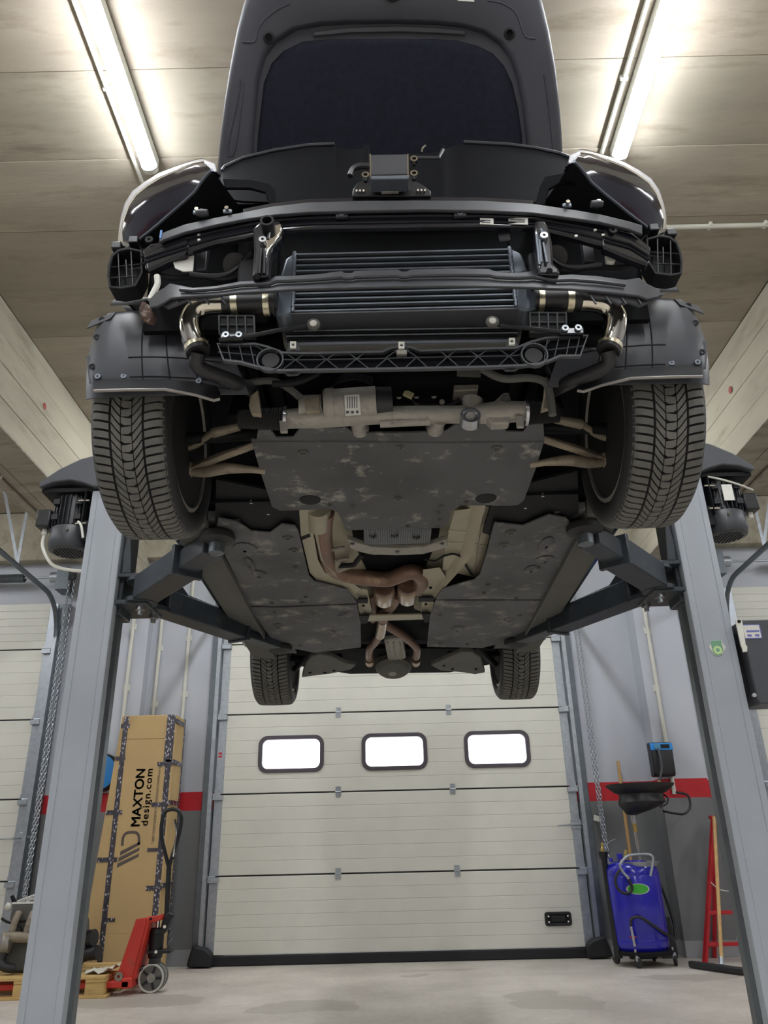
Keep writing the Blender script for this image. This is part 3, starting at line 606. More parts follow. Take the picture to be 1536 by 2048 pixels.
# ---------------------------------------------------------------- wheels
def tread_mesh(rad, hw, n):
    mb = MB()
    def pt(w_, u, dr):
        aw = abs(w_); r = rad - .004 * w_ * w_ - (max(0, aw - .82) ** 2) * .5 - dr
        a = 2 * math.pi * u / n
        return (w_ * hw, -math.cos(a) * r, math.sin(a) * r)
    def block(ws, lo, hi):
        m_ = len(ws); vv = []
        for dr in (0, .009):
            vv += [pt(w_, l_, dr) for w_, l_ in zip(ws, lo)] + [pt(w_, h, dr) for w_, h in zip(ws, hi)]
        fs = []
        for i in range(m_ - 1):
            fs += [(i, i + 1, m_ + i + 1, m_ + i), (i + 1, i, 2 * m_ + i, 2 * m_ + i + 1), (m_ + i, m_ + i + 1, 3 * m_ + i + 1, 3 * m_ + i)]
        fs += [(0, m_, 3 * m_, 2 * m_), (2 * m_ - 1, m_ - 1, 3 * m_ - 1, 4 * m_ - 1)]
        mb.add(vv, fs)
    for k in range(n):
        for s in (-1, 1):
            ws = [.49, .62, .8, .92, 1.0, 1.05]; off = [-.34, -.2, -.08, -.02, 0, 0]
            block([s * w_ for w_ in ws], [k + o + .13 for o in off], [k + o + .87 for o in off])
            ws = [.42, .3, .17]; off = [-.42, -1.1, -1.7]
            block([s * w_ for w_ in ws], [k + o + .12 for o in off], [k + o + .88 for o in off])
        if k % 2 == 0: block([-.14, .06, .14], [k - 1.75, k - 1.75, k - 1.5], [k - 1.0, k - .9, k - .8])
        else: block([-.14, -.06, .14], [k - 1.5, k - 1.75, k - 1.75], [k - .8, k - .9, k - 1.0])
    return mb
def wheel_meshes(rad, hw, n, rr):
    W = {}
    W['tread'] = (tread_mesh(rad, hw, n), K['rubber'])
    g = rad - .0085
    W['tyre'] = (MB().lathe([(rr + .004, -hw + .012), (rr + .02, -hw - .006), (rr + .05, -hw - .012), (g - .02, -hw - .006), (g - .006, -hw + .004), (g, -hw + .02), (g + .001, 0), (g, hw - .02), (g - .006, hw - .004), (g - .02, hw + .006), (rr + .05, hw + .012), (rr + .02, hw + .006), (rr + .004, hw - .012)], axis=(1, 0, 0), seg=72), K['rubberblk'])
    W['shaded_groove_floor'] = (MB().lathe([(g + .0005, -hw + .01), (g + .0018, 0), (g + .0005, hw - .01)], axis=(1, 0, 0), seg=72), K['gap'])
    W['wheel'] = (MB().lathe([(rr + .01, -hw + .006), (rr - .004, -hw + .002), (rr - .01, -hw + .02), (rr - .022, -hw + .045), (rr - .03, 0), (rr - .022, hw - .035), (rr - .008, hw - .02), (rr - .004, hw - .001), (rr + .01, hw - .004), (rr + .004, hw - .02), (rr - .014, hw - .04), (rr - .024, 0), (rr - .014, -hw + .05), (rr + .002, -hw + .025)], axis=(1, 0, 0), seg=64, closed=True), K['rim'])
    sp = MB()
    for k in range(10):
        a = 2 * math.pi * k / 10
        sp.box((-hw + .045, -math.cos(a) * (rr * .52), math.sin(a) * (rr * .52)), (.03, rr * .95, .035), Matrix.Rotation(-a, 3, 'X'))
    sp.lathe([(.07, -.02), (.07, .02)], (-hw + .045, 0, 0), (1, 0, 0), 24)
    W['spokes'] = (sp, K['rim'])
    W['brake_disc'] = (MB().lathe([(.08, -.01), (.165, -.012), (.165, .012), (.08, .012)], (.01, 0, 0), (1, 0, 0), 40), K['arm'])
    W['caliper'] = (MB().box((.02, .13, .03), (.09, .08, .2)), K['matblack'])
    W['knuckle'] = (MB().lathe([(.075, .015), (.06, .05), (.035, .06)], (0, 0, 0), (1, 0, 0), 24).box((.055, 0, -.06), (.04, .06, .16)).box((.055, 0, .1), (.04, .05, .18)), K['arm'])
    return W
def put_wheel(W, c, s, first):
    m_, mat = W['wheel']; data = W.setdefault('_data', {})
    def mk(nm, parent, loc):
        if nm not in data:
            o = W[nm][0].build(nm, W[nm][1], None, bevel=.008 if nm in ('caliper',) else 0); data[nm] = o.data
        else:
            o = bpy.data.objects.new(nm, data[nm]); COL.objects.link(o)
        o.parent = parent
        if loc is not None:
            o.location = loc; o.scale = (s, 1, 1); o.matrix_parent_inverse = Matrix.Translation(car.location).inverted()
        return o
    wh = mk('wheel', car, c)
    for nm in ('tyre', 'shaded_groove_floor', 'tread', 'spokes', 'brake_disc', 'caliper', 'knuckle'): mk(nm, wh, None)
    return wh
WF = wheel_meshes(.337, .108, 80, .237); WR = wheel_meshes(.337, .118, 80, .237)
FW = (2.285, CAM.z + 1.29); RW = (5.2, CAM.z + 1.243)
for s in (1, -1):                                    # s=1: outer side is -X (left wheels)
    put_wheel(WF, (XC - s * .806, FW[0], FW[1]), s, True)
    put_wheel(WR, (XC - s * .808, RW[0], RW[1]), s, True)
# ---------------------------------------------------------------- body shell: sides, arches, roof, rear
def arc(cy, cz, r, a0, a1, n=14): return [(cy - math.cos(R(a0 + (a1 - a0) * k / n)) * r, cz + math.sin(R(a0 + (a1 - a0) * k / n)) * r) for k in range(n + 1)]
fz, rz = FW[1] + .09, RW[1] + .1
side = [p for p in arc(FW[0], fz, .385, 48, 172)] + [(2.76, UZ(2.8) + .04), (4.72, UZ(4.7) + .05)] + [p for p in arc(RW[0], rz, .385, 10, 172)] + [(5.75, UZ(5.6) + .24), (6.12, 2.32), (6.2, 2.6), (6.16, 2.86), (5.3, 2.95), (3.2, 2.9), (2.5, 2.84), (2.2, 2.76)]
for s in (-1, 1):
    MB().prism([(XC + s * .905, a, b_) for a, b_ in side], (s * .03, 0, 0)).build('body_side', K['paint'], car, bevel=.012)
    gl = [(2.95, 2.9), (3.75, 3.26), (4.7, 3.3), (5.5, 3.12), (5.9, 2.93)]
    MB().prism([(XC + s * .86, a, b_) for a, b_ in gl], (s * .02, 0, 0)).build('side_window', K['purple'], car)
    # wheel-arch liners
    for (cy, cz, a0, a1) in ((FW[0], fz, 35, 205), (RW[0], rz, -8, 186)):
        r0 = arc(cy, cz, .39, a0, a1, 20)
        MB().grid([[(XC + s * x_, a, b_) for a, b_ in r0] for x_ in (.46, .904)], (0, 0, .012)).build('arch_liner', K['matblack'], car)
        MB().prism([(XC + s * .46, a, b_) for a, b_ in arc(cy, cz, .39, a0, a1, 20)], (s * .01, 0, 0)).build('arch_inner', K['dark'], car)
MB().prism([(XC - .86, a, b_) for a, b_ in ((2.75, 2.88), (3.7, 3.27), (4.7, 3.31), (5.5, 3.13), (6.0, 2.9), (6.0, 2.8), (2.75, 2.8))], (1.72, 0, 0)).build('roof', K['paint'], car, bevel=.03)
MB().prism([(XC - .9, a, b_) for a, b_ in ((5.75, UZ(5.6) + .26), (6.12, 2.34), (6.22, 2.6), (6.18, 2.86), (5.9, 2.9), (5.7, 2.7))], (1.8, 0, 0)).build('rear_bumper', K['paint'], car, bevel=.03)
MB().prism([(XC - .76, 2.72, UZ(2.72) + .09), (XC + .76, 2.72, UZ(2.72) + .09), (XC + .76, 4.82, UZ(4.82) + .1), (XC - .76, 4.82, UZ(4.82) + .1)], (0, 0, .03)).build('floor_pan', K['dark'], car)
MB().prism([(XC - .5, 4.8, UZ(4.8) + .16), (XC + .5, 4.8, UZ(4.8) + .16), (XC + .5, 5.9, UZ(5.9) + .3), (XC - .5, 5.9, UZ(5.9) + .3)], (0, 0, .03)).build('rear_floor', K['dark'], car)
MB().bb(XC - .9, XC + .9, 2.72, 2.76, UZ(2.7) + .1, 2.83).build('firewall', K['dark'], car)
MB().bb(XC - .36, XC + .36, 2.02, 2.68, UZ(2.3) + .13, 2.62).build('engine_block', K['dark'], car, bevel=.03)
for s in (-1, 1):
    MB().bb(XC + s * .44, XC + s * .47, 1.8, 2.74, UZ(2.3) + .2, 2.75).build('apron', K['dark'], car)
    MB().bb(XC + s * .38, XC + s * .45, 1.72, 2.7, UZ(2.3) + .24, UZ(2.3) + .36).build('chassis_leg', K['matblack'], car, bevel=.01)
# sills
for s in (-1, 1):
    MB().prism([(XC + s * .75, 2.78, UZ(2.78) - .0), (XC + s * .9, 2.78, UZ(2.78) + .012), (XC + s * .93, 2.78, UZ(2.78) + .08), (XC + s * .75, 2.78, UZ(2.78) + .08)], (0, 2.05, -US * 2.05)).build('sill', K['sill'], car, bevel=.01)
    MB().prism([(XC + s * .745, 2.8, UZ(2.8) - .022), (XC + s * .752, 2.8, UZ(2.8) - .022), (XC + s * .752, 2.8, UZ(2.8) + .03), (XC + s * .745, 2.8, UZ(2.8) + .03)], (0, 1.95, -US * 1.95)).build('pinch_weld', K['sill'], car)
    MB().prism([(XC + s * .62, 2.78, UZ(2.78) + .02), (XC + s * .745, 2.78, UZ(2.78) + .03), (XC + s * .745, 2.78, UZ(2.78) + .06), (XC + s * .62, 2.78, UZ(2.78) + .06)], (0, 2.0, -US * 2.0)).build('floor_edge', K['tray'], car)
# ---------------------------------------------------------------- underbody trays
def ring_bolt(px, py, dz, r, parent, mat=None):
    c = up(px, py, dz); MB().lathe([(r * .5, -.001), (r * .55, -.006), (r, -.006), (r * 1.1, .002)], c, (0, 0, 1), 18).build('fastener', mat or K['sill'], parent)
def dimple(px, py, dz, rx, ry, parent):
    c = up(px, py, dz); o = MB()
    pts = [[c + Vector((math.cos(t) * rx * k, math.sin(t) * ry * k, -.012 * (1 - k) - .001)) for t in [2 * math.pi * j / 20 for j in range(21)]] for k in (1.0, .8, .55, .15)]
    o.grid(pts).build('pressed_dimple', K['tray'], parent)
ft = plate('engine_tray', [(502, 880), (513, 880), (516, 861), (540, 859), (553, 876), (586, 875), (601, 856), (692, 856), (710, 867), (820, 866), (891, 863), (911, 850), (1006, 847), (1012, 864), (1046, 865), (1059, 847), (1087, 847), (1089, 882), (1070, 943), (1048, 1001), (1037, 1010), (1021, 1012), (922, 1011), (902, 1021), (898, 1045), (886, 1056), (692, 1061), (686, 1047), (675, 1025), (661, 1019), (560, 1022), (544, 1014), (520, 943)], K['trayb'], car, 0, .008)
for (a, b_, r) in ((606, 904, .016), (993, 895, .016), (796, 996, .013), (660, 1009, .009), (705, 1011, .009), (932, 1003, .008), (880, 1039, .008), (876, 1052, .007), (815, 1052, .008), (800, 893, .012), (884, 1012, .01), (876, 1025, .009)): ring_bolt(a, b_, 0, r, ft)
for (a, b_) in ((620, 1000), (972, 997)):
    c = up(a, b_); MB().lathe([(.001, -.002), (.038, -.002), (.042, .002)], c, (0, 0, 1), 24).build('access_cap', K['matblack'], ft)
MB().tube([up(a, b_, -.001) for a, b_ in ((504, 884), (700, 884), (880, 886), (1088, 884))], .004, 6).build('tray_rib', K['trayb'], ft)
for (pa, nm) in (([(437, 1037), (474, 1044), (503, 1063), (540, 1066), (563, 1049), (590, 1052), (597, 1064), (618, 1152), (629, 1163), (695, 1180), (709, 1198), (714, 1207), (548, 1213), (527, 1212), (498, 1212), (440, 1090), (431, 1066)], 0),
                 ([(498, 1215), (527, 1215), (548, 1216), (714, 1210), (721, 1246), (722, 1295), (629, 1306), (590, 1298), (552, 1292), (545, 1282)], 1),
                 ([(989, 1046), (1046, 1052), (1098, 1030), (1132, 1037), (1157, 1063), (1085, 1199), (1064, 1199), (872, 1199), (874, 1192), (886, 1178), (949, 1160), (960, 1149), (975, 1100), (986, 1054)], 2),
                 ([(1085, 1202), (1064, 1202), (871, 1202), (860, 1232), (854, 1294), (966, 1296), (1012, 1284), (1045, 1276)], 3)):
    o = plate('side_tray', pa, K['tray'], car, .002 if nm in (0, 2) else .0, .008)
    bl = [[(575, 1075), (588, 1100), (612, 1194), (605, 1205), (545, 1206), (590, 1135)], [(626, 1226), (664, 1264), (560, 1250), (548, 1224), (600, 1290), (680, 1230)], [(1021, 1064), (1008, 1089), (968, 1186), (976, 1169), (1033, 1196), (1076, 1135)], [(1018, 1240), (917, 1258), (935, 1288), (880, 1286), (1040, 1230), (880, 1230)]][nm]
    for k, (a, b_) in enumerate(bl): ring_bolt(a, b_, 0, (.02 if k < 2 else .009), o)
    dm = [[(490, 1098, .05, .07), (518, 1150, .035, .06), (500, 1130, .02, .09)], [(557, 1252, .03, .05), (660, 1265, .035, .05), (690, 1230, .03, .04)], [(1092, 1090, .03, .09), (1090, 1120, .045, .05), (1062, 1140, .03, .06)], [(1018, 1240, .03, .05), (915, 1258, .04, .06)]][nm]
    for d_ in dm: dimple(d_[0], d_[1], 0, d_[2], d_[3], o)
# black floor panels behind the front wheels
for s in (-1, 1):
    MB().prism([(XC + s * .37, 2.62, UZ(2.62) + .035), (XC + s * .66, 2.52, UZ(2.5) + .06), (XC + s * .72, 2.8, UZ(2.8) + .02), (XC + s * .6, 2.95, UZ(2.95) + .014), (XC + s * .4, 2.99, UZ(2.99) + .014), (XC + s * .355, 2.95, UZ(2.95) + .014)], (0, 0, .01)).build('black_floor_panel', K['matblack'], car)
    for (a, b_) in ((.42, 2.7), (.5, 2.74), (.55, 2.64), (.42, 2.86), (.56, 2.86)): MB().cyl((XC + s * a, b_, UZ(b_) + .034), (XC + s * a, b_, UZ(b_) + .02), .006, 8).build('panel_clip', K['steel'], car)
# ---------------------------------------------------------------- tunnel: heat shields, gearbox, exhaust
def cross(y, f=1.0):
    u = UZ(y)
    return [(XC - .34 * f, y, u + .012), (XC - .31 * f, y, u + .03), (XC - .27 * f, y, u + .07), (XC - .2 * f, y, u + .085), (XC - .13 * f, y, u + .15), (XC + .13 * f, y, u + .15), (XC + .2 * f, y, u + .085), (XC + .27 * f, y, u + .07), (XC + .31 * f, y, u + .03), (XC + .34 * f, y, u + .012)]
MB().grid([cross(2.66), cross(3.2, .98), cross(3.4, .85), cross(3.6, .7), cross(3.75, .58), cross(4.15, .55)], (0, 0, .004)).build('heat_shield', K['heat'], car)
rs = plate('shield_panel', [(908, 1022), (984, 1013), (987, 1040), (974, 1098), (960, 1146), (950, 1155), (884, 1140), (890, 1090)], K['heat'], car, .045, .004)
for l_ in (((896, 1062), (978, 1066)), ((893, 1085), (974, 1090)), ((970, 1020), (948, 1145))): MB().tube([up(*l_[0], .044), up(*l_[1], .044)], .004, 6).build('shield_bead', K['heat'], rs)
vp = plate('tunnel_plate', [(846, 1140), (880, 1136), (892, 1155), (885, 1172), (872, 1190), (862, 1230), (842, 1228)], K['heat'], car, .03, .004)
vq = plate('tunnel_plate', [(690, 1172), (735, 1180), (745, 1230), (718, 1230), (712, 1195)], K['heat'], car, .03, .004)
for (a, b_) in ((717, 1180), (727, 1211), (861, 1175), (852, 1208)): ring_bolt(a, b_, .028, .007, vp, K['matblack'])
MB().tube(smooth_path([up(a, b_, .036) for a, b_ in ((848, 1118), (870, 1122), (888, 1112), (908, 1108), (924, 1116), (932, 1132), (944, 1150))], 4), .005, 6).build('sensor_wire', K['matblack'], car)
gb = MB().lathe([(.04, -.35), (.08, -.3), (.085, 0), (.08, .3), (.05, .45)], (XC, 3.0, UZ(3.0) + .16), (0, 1, 0), 28).build('gearbox', K['sill'], car)
pan = plate('gearbox_pan', [(727, 1058), (863, 1058), (860, 1087), (728, 1090)], K['ic'], car, .03, .02)
for k in range(30):
    a = 729 + k * 4.55; MB().box((up(a, 1059, .029) + up(a, 1086, .029)) / 2, (.003, (up(a, 1059, .03) - up(a, 1086, .03)).length, .004)).build('pan_rib', K['sill'], pan)
for (a, b_) in ((746, 1075), (789, 1074), (833, 1077)):
    for k in range(5): MB().box(up(a - 6 + 3 * k, b_ - abs(k - 2), .025), (.004, .022, .004)).build('vent_slot', K['matblack'], pan)
cm = MB().strip([up(a, b_, .02) for a, b_ in ((695, 1080), (718, 1088), (745, 1096), (795, 1098), (845, 1096), (868, 1088), (892, 1080))], [up(a, b_, .02) for a, b_ in ((700, 1097), (722, 1105), (745, 1110), (795, 1111), (845, 1109), (868, 1103), (895, 1095))], (0, 0, .025)).build('gearbox_crossmember', K['cast'], car, bevel=.004)
for (a, b_) in ((705, 1088), (885, 1088), (795, 1104)): ring_bolt(a, b_, .016, .009, cm, K['steel'])
for pth in ([(650, 1022), (646, 1060), (651, 1105), (664, 1135), (695, 1150), (740, 1156), (775, 1158), (800, 1150), (822, 1143), (840, 1150), (842, 1166), (828, 1178)],):
    MB().tube(smooth_path([up(a, b_, .052) for a, b_ in pth], 6), .039, 20).build('exhaust_pipe', K['rust'], car)
MB().tube([up(636, 1010, .05), up(636, 1048, .05)], [.052, .05], 24).build('exhaust_sleeve', K['heat'], car)
plate('shield_edge', [(598, 1018), (621, 1018), (626, 1060), (636, 1120), (650, 1146), (700, 1163), (724, 1180), (706, 1190), (690, 1178), (632, 1160), (619, 1146), (601, 1070)], K['heat'], car, .016, .004)
for (a, b_) in ((662, 1100), (670, 1122), (676, 1138)): MB().tube([up(a, b_, .03), up(a + 14, b_ - 4, .05), up(a + 26, b_ - 5, .06)], .008, 8).build('exhaust_hanger', K['cast'], car)
MB().tube(smooth_path([up(a, b_, .045) for a, b_ in ((672, 1132), (705, 1130), (712, 1124), (725, 1108))], 4), .012, 8).build('bracket_rod', K['matblack'], car)
for (a, b_) in ((768, 1176), (816, 1172)):
    c = up(a, b_, .055); MB().lathe([(.046, 0), (.053, .008), (.055, .03), (.054, .16), (.04, .19)], c, (0, 1, -US), 32).build('resonator', K['rustlt'], car)
    MB().lathe([(.05, -.03), (.051, .005)], c, (0, 1, -US), 32).build('resonator_neck', K['rust'], car)
ex = lambda l_, r_, dz, nm, mt: MB().tube(smooth_path([up(a, b_, dz) for a, b_ in l_], 5), r_, 16).build(nm, mt, car)
ex([(795, 1188), (782, 1210), (768, 1225), (765, 1240)], .033, .06, 'exhaust_pipe', K['rust'])
ex([(742, 1190), (748, 1215), (746, 1240)], .02, .08, 'exhaust_pipe', K['rust'])
ex([(765, 1240), (763, 1255), (760, 1270)], .031, .055, 'exhaust_pipe', K['rustlt'])
ex([(762, 1262), (752, 1282), (740, 1296), (738, 1310), (739, 1318)], .025, .06, 'exhaust_pipe', K['rust'])
ex([(766, 1246), (785, 1258), (802, 1268), (822, 1284), (834, 1298), (832, 1314)], .025, .06, 'exhaust_pipe', K['rust'])
for a in (739, 832):
    c = up(a, 1318, .06); MB().lathe([(.034, 0), (.034, .008), (.028, .01), (.028, .07)], c, (0, 1, -.2), 20).build('exhaust_flange', K['rustlt'], car)
br = MB().strip([up(a, b_, .01) for a, b_ in ((712, 1233), (740, 1232), (850, 1230), (866, 1231))], [up(a, b_, .01) for a, b_ in ((715, 1243), (740, 1243), (850, 1239), (862, 1240))], (0, 0, .012)).build('tunnel_brace', K['heat'], car, bevel=.003)
for (a, b_) in ((725, 1240), (855, 1236)): plate('brace_bracket', [(a - 12, b_ - 8), (a + 14, b_ - 8), (a + 10, b_ + 6), (a - 6, b_ + 10)], K['matblack'], br, .006, .01)
for (a, b_) in ((718, 1203), (851, 1200)): plate('tunnel_bracket', [(a - 14, b_ - 4), (a + 18, b_ - 4), (a + 18, b_ + 4), (a - 14, b_ + 4)], K['matblack'], car, .012, .01)
# rear axle: subframe, differential, lower arms
plate('rear_subframe', [(590, 1302), (722, 1297), (854, 1297), (990, 1296), (1000, 1325), (900, 1345), (700, 1348), (585, 1330)], K['dark'], car, .11, .03)
MB().prism([up(a, b_, .07) for a, b_ in ((768, 1282), (806, 1278), (812, 1318), (776, 1322))], (0, 0, .06)).build('differential', K['cast'], car, bevel=.012)
for k in range(3): MB().tube([up(775 + 12 * k, 1284, .068), up(780 + 11 * k, 1318, .068)], .006, 6).build('differential_rib', K['cast'], car)
MB().lathe([(.03, -.02), (.1, -.015), (.125, .01), (.12, .08), (.07, .1)], up(787, 1337, .03) + V(0, .03, 0), (0, .35, 1), 28).build('differential_cover', K['sill'], car)
MB().lathe([(.012, -.03), (.03, -.026), (.034, -.01)], up(785, 1341, .03), (0, .35, 1), 16).build('drain_plug', K['cast'], car)
for (pp, hl) in (([(604, 1355), (610, 1330), (622, 1315), (640, 1309), (662, 1313), (690, 1326), (712, 1331), (700, 1340), (660, 1348), (625, 1352)], [(620, 1345), (650, 1345), (668, 1341)]), ([(970, 1345), (962, 1316), (945, 1305), (922, 1304), (895, 1316), (868, 1328), (862, 1331), (880, 1341), (925, 1345), (950, 1349)], [(952, 1338), (905, 1338), (888, 1331)])):
    o = plate('rear_lower_arm', pp, K['sill'], car, -.005, .03, .006)
    for (a, b_) in hl: ring_bolt(a, b_, -.007, .009, o, K['matblack'])
for s in (-1, 1):
    MB().tube([(XC + s * .35, 5.02, UZ(5) + .06), (XC + s * .7, 5.12, RW[1] - .05)], .018, 10).build('rear_link', K['matblack'], car)
    MB().tube([(XC + s * .5, 4.75, UZ(4.75) + .03), (XC + s * .68, 5.2, RW[1] - .1)], .02, 10).build('trailing_link', K['matblack'], car)
    MB().cyl((XC + s * .15, 5.2, RW[1] + .03), (XC + s * .75, 5.2, RW[1]), .022, 12).build('drive_shaft', K['matblack'], car)
# ---------------------------------------------------------------- bonnet
HP, HN = (0, 2.78, CAM.z + 2.0), (0, 1.19, 1.0)      # plane of the open bonnet
hn = Vector(HN).normalized()
def hd(px, py, d=0): return on_plane(px, py, HP, HN) - hn * d   # d > 0: towards the viewer
hout = [(428, 420), (434, 330), (440, 265), (448, 200), (459, 130), (472, 60), (486, 5), (505, -45), (540, -85), (600, -105), (785, -115), (970, -112), (1030, -92), (1066, -50), (1086, 0), (1100, 60), (1112, 130), (1120, 200), (1125, 265), (1128, 330), (1132, 420)]
hin = [(500, 420), (504, 330), (508, 265), (514, 210), (520, 160), (536, 120), (560, 95), (600, 76), (650, 72), (700, 71), (785, 70), (870, 71), (920, 74), (960, 84), (992, 100), (1015, 125), (1032, 160), (1044, 210), (1052, 265), (1056, 330), (1060, 420)]
hre = [(498, 420), (502, 330), (505, 265), (510, 210), (515, 155), (528, 110), (550, 80), (590, 56), (645, 46), (700, 43), (785, 42), (870, 44), (925, 50), (968, 62), (1002, 84), (1024, 116), (1038, 158), (1048, 210), (1055, 265), (1059, 330), (1063, 420)]
bon = MB().grid([[hd(a, b_, -.02) for a, b_ in hout], [hd(780 + (a - 780) * .9, b_ if b_ > 100 else b_ * 1.0 + 8, -.035) for a, b_ in hout], [hd(780, max(b_, 60), -.05) for a, b_ in hout]], hn * .012).build('bonnet', K['paint'], car)
MB().grid([[hd(a, b_, -.016) for a, b_ in hout], [hd(780 + (a - 780) * .985, b_ + 3, .0) for a, b_ in hout], [hd(780 + (a - 780) * .955, b_ + 6, .006) for a, b_ in hout], [hd(a + (785 - a) * -.03, b_ - 4, .006) for a, b_ in hre], [hd(a, b_, -.004) for a, b_ in hre], [hd(a + (785 - a) * .006, b_ + 2, -.024) for a, b_ in hre], [hd(a + (785 - a) * .03, b_ + 6, -.026) for a, b_ in hin]]).build('bonnet_frame', K['hoodpl'], bon, smooth=60)
MB().grid([[hd(a + (785 - a) * .02, b_ + 3, -.026) for a, b_ in hin], [hd(a + (785 - a) * .05, b_ + 7, -.016) for a, b_ in hin], [hd(a + (785 - a) * .25, b_ + 18, -.014) for a, b_ in hin], [hd(785, max(b_, 200), -.014) for a, b_ in hin]], hn * .006).build('bonnet_insulation', K['felt'], bon, smooth=60)
MB().strip([hd(a, b_, -.012) for a, b_ in ((626, 62), (700, 52), (800, 49), (880, 53), (932, 58))], [hd(a, b_, -.012) for a, b_ in ((626, 71), (700, 64), (800, 62), (880, 65), (932, 68))], hn * .01).build('bonnet_seal', K['bar'], bon, bevel=.004)
for (a, b_) in ((538, 77), (1018, 69)):
    MB().lathe([(.022, 0), (.022, .004), (.014, .007), (.012, .0)], hd(a, b_, .006), -hn, 20).build('rubber_stop', K['matblack'], bon)
for (l_) in ([(486, 85), (510, 84), (516, 60), (530, 40), (555, 20), (580, 8)], [(481, 160), (478, 190), (455, 300), (470, 302), (487, 180), (486, 172)], [(1070, 78), (1050, 74), (1040, 48), (1030, 25), (1005, 8), (975, 2)], [(1088, 150), (1098, 220), (1106, 300)]):
    MB().tube(smooth_path([hd(a, b_, .006) for a, b_ in l_], 3), .0035, 6).build('bonnet_bead', K['hoodpl'], bon)
sk = MB().box(hd(785, -6, .012), (.05, .02, .02)).tube([hd(773, -4, .012), hd(776, 3, .03), hd(785, 8, .034), hd(794, 3, .03), hd(797, -4, .012)], .005, 8).build('latch_striker', K['matblack'], bon)
MB().prism([hd(a, b_, .008) for a, b_ in ((913, -12), (947, -12), (948, 5), (915, 3))], hn * .001).build('paper_label', K['label'], bon)
# ---------------------------------------------------------------- sight shield above the carrier
top = [(441, 362), (444, 339), (450, 331), (486, 314), (547, 299), (617, 288), (669, 286), (671, 295), (700, 299), (725, 297), (728, 289), (737, 289), (740, 309), (790, 309), (835, 307), (878, 304), (888, 289), (892, 297), (922, 288), (928, 282), (1018, 287), (1070, 294), (1117, 304), (1144, 314), (1153, 330), (1157, 350)]
bot = [(443, 392), (450, 396), (460, 398), (486, 402), (547, 404), (617, 404), (669, 404), (671, 404), (700, 404), (725, 404), (728, 404), (737, 404), (740, 404), (790, 404), (835, 404), (878, 404), (888, 404), (892, 404), (922, 404), (928, 404), (1018, 404), (1070, 404), (1117, 400), (1144, 398), (1150, 396), (1154, 394)]
def curveY(a, y0, k): return y0 + k * ((a - 800) / 480) ** 2
MB().strip([at(a, b_, Y=curveY(a, 1.84, .08)) for a, b_ in top], [at(a, b_, Y=curveY(a, 1.78, .06)) for a, b_ in bot], (0, .008, 0)).build('sight_shield', K['shield'], car, smooth=30)
for seg_ in ([t_ for t_ in top[1:7]], [t_ for t_ in top[19:25]]):
    MB().tube([at(a, b_ + 2, Y=curveY(a, 1.835, .08)) for a, b_ in seg_], .006, 6).build('shield_lip', K['bar'], car)
for pp in ([(445, 356), (500, 358), (538, 366), (552, 380), (552, 410), (538, 410), (530, 384), (500, 376), (450, 376)], [(1070, 410), (1080, 372), (1090, 352), (1120, 346), (1152, 350), (1152, 368), (1120, 366), (1098, 378), (1090, 410)]):
    vplate('shield_bracket', pp, 1.72, K['shield'], car, .01, .003)
vplate('paper_label', [(965, 360), (999, 356), (999, 366), (965, 371)], 1.815, pm('yellowed_label', '9a9474', .6), car, .001, 0)
MB().tube([at(835, 316, Y=1.72), at(878, 316, Y=1.72), at(886, 300, Y=1.73)], .006, 6).build('shield_rod', K['bar'], car)
MB().tube(smooth_path([at(a, b_, Y=1.7) for a, b_ in ((843, 305), (845, 296), (851, 291))], 4), .003, 6).build('wire_clip', K['chrome'], car)
# radar sensor
rb = vplate('radar_sensor', [(742, 309), (814, 308), (816, 348), (742, 350)], 1.6, K['bar'], car, .05, .003)
vplate('sensor_edge', [(738, 351), (820, 349), (817, 357), (742, 358)], 1.6, K['ic'], rb, .05, .003)
for a, b_, c, d_ in ((739, 308, 742, 353), (814, 308, 817, 352)): vplate('sensor_rim', [(a, b_), (c, b_), (c + .5, d_), (a + 1, d_)], 1.598, K['chrome'], rb, .05, 0)
for (a, b_) in ((731, 352), (828, 320), (828, 349)):
    c = at(a, b_, Y=1.61); MB().lathe([(.006, -.006), (.011, -.006), (.011, .006), (.006, .006)], c, (0, 1, 0), 18, closed=True).build('bolt_eye', K['chrome'], rb)
    MB().cyl(c + V(0, .0, 0), c + V(0, .02, 0), .006, 10).build('bolt', K['matblack'], rb)
MB().tube(smooth_path([at(a, b_, Y=1.64) for a, b_ in ((742, 333), (722, 332), (706, 338), (700, 352))], 4), .009, 8).build('sensor_plug', K['blackpl'], rb)
vplate('sensor_bracket', [(706, 378), (714, 366), (740, 356), (820, 356), (846, 370), (862, 382), (862, 392), (704, 392)], 1.66, K['blackpl'], rb, .02, .003)
for k in range(3):
    MB().cyl(at(713 + k * 7, 381, Y=1.658), at(713 + k * 7, 381, Y=1.65), .003, 8).build('rivet', K['chrome'], rb); MB().cyl(at(836 + k * 7, 380, Y=1.658), at(836 + k * 7, 380, Y=1.65), .003, 8).build('rivet', K['chrome'], rb)
MB().box(at(780, 383, Y=1.65), (.05, .01, .012)).build('latch', K['cast'], car, bevel=.002)
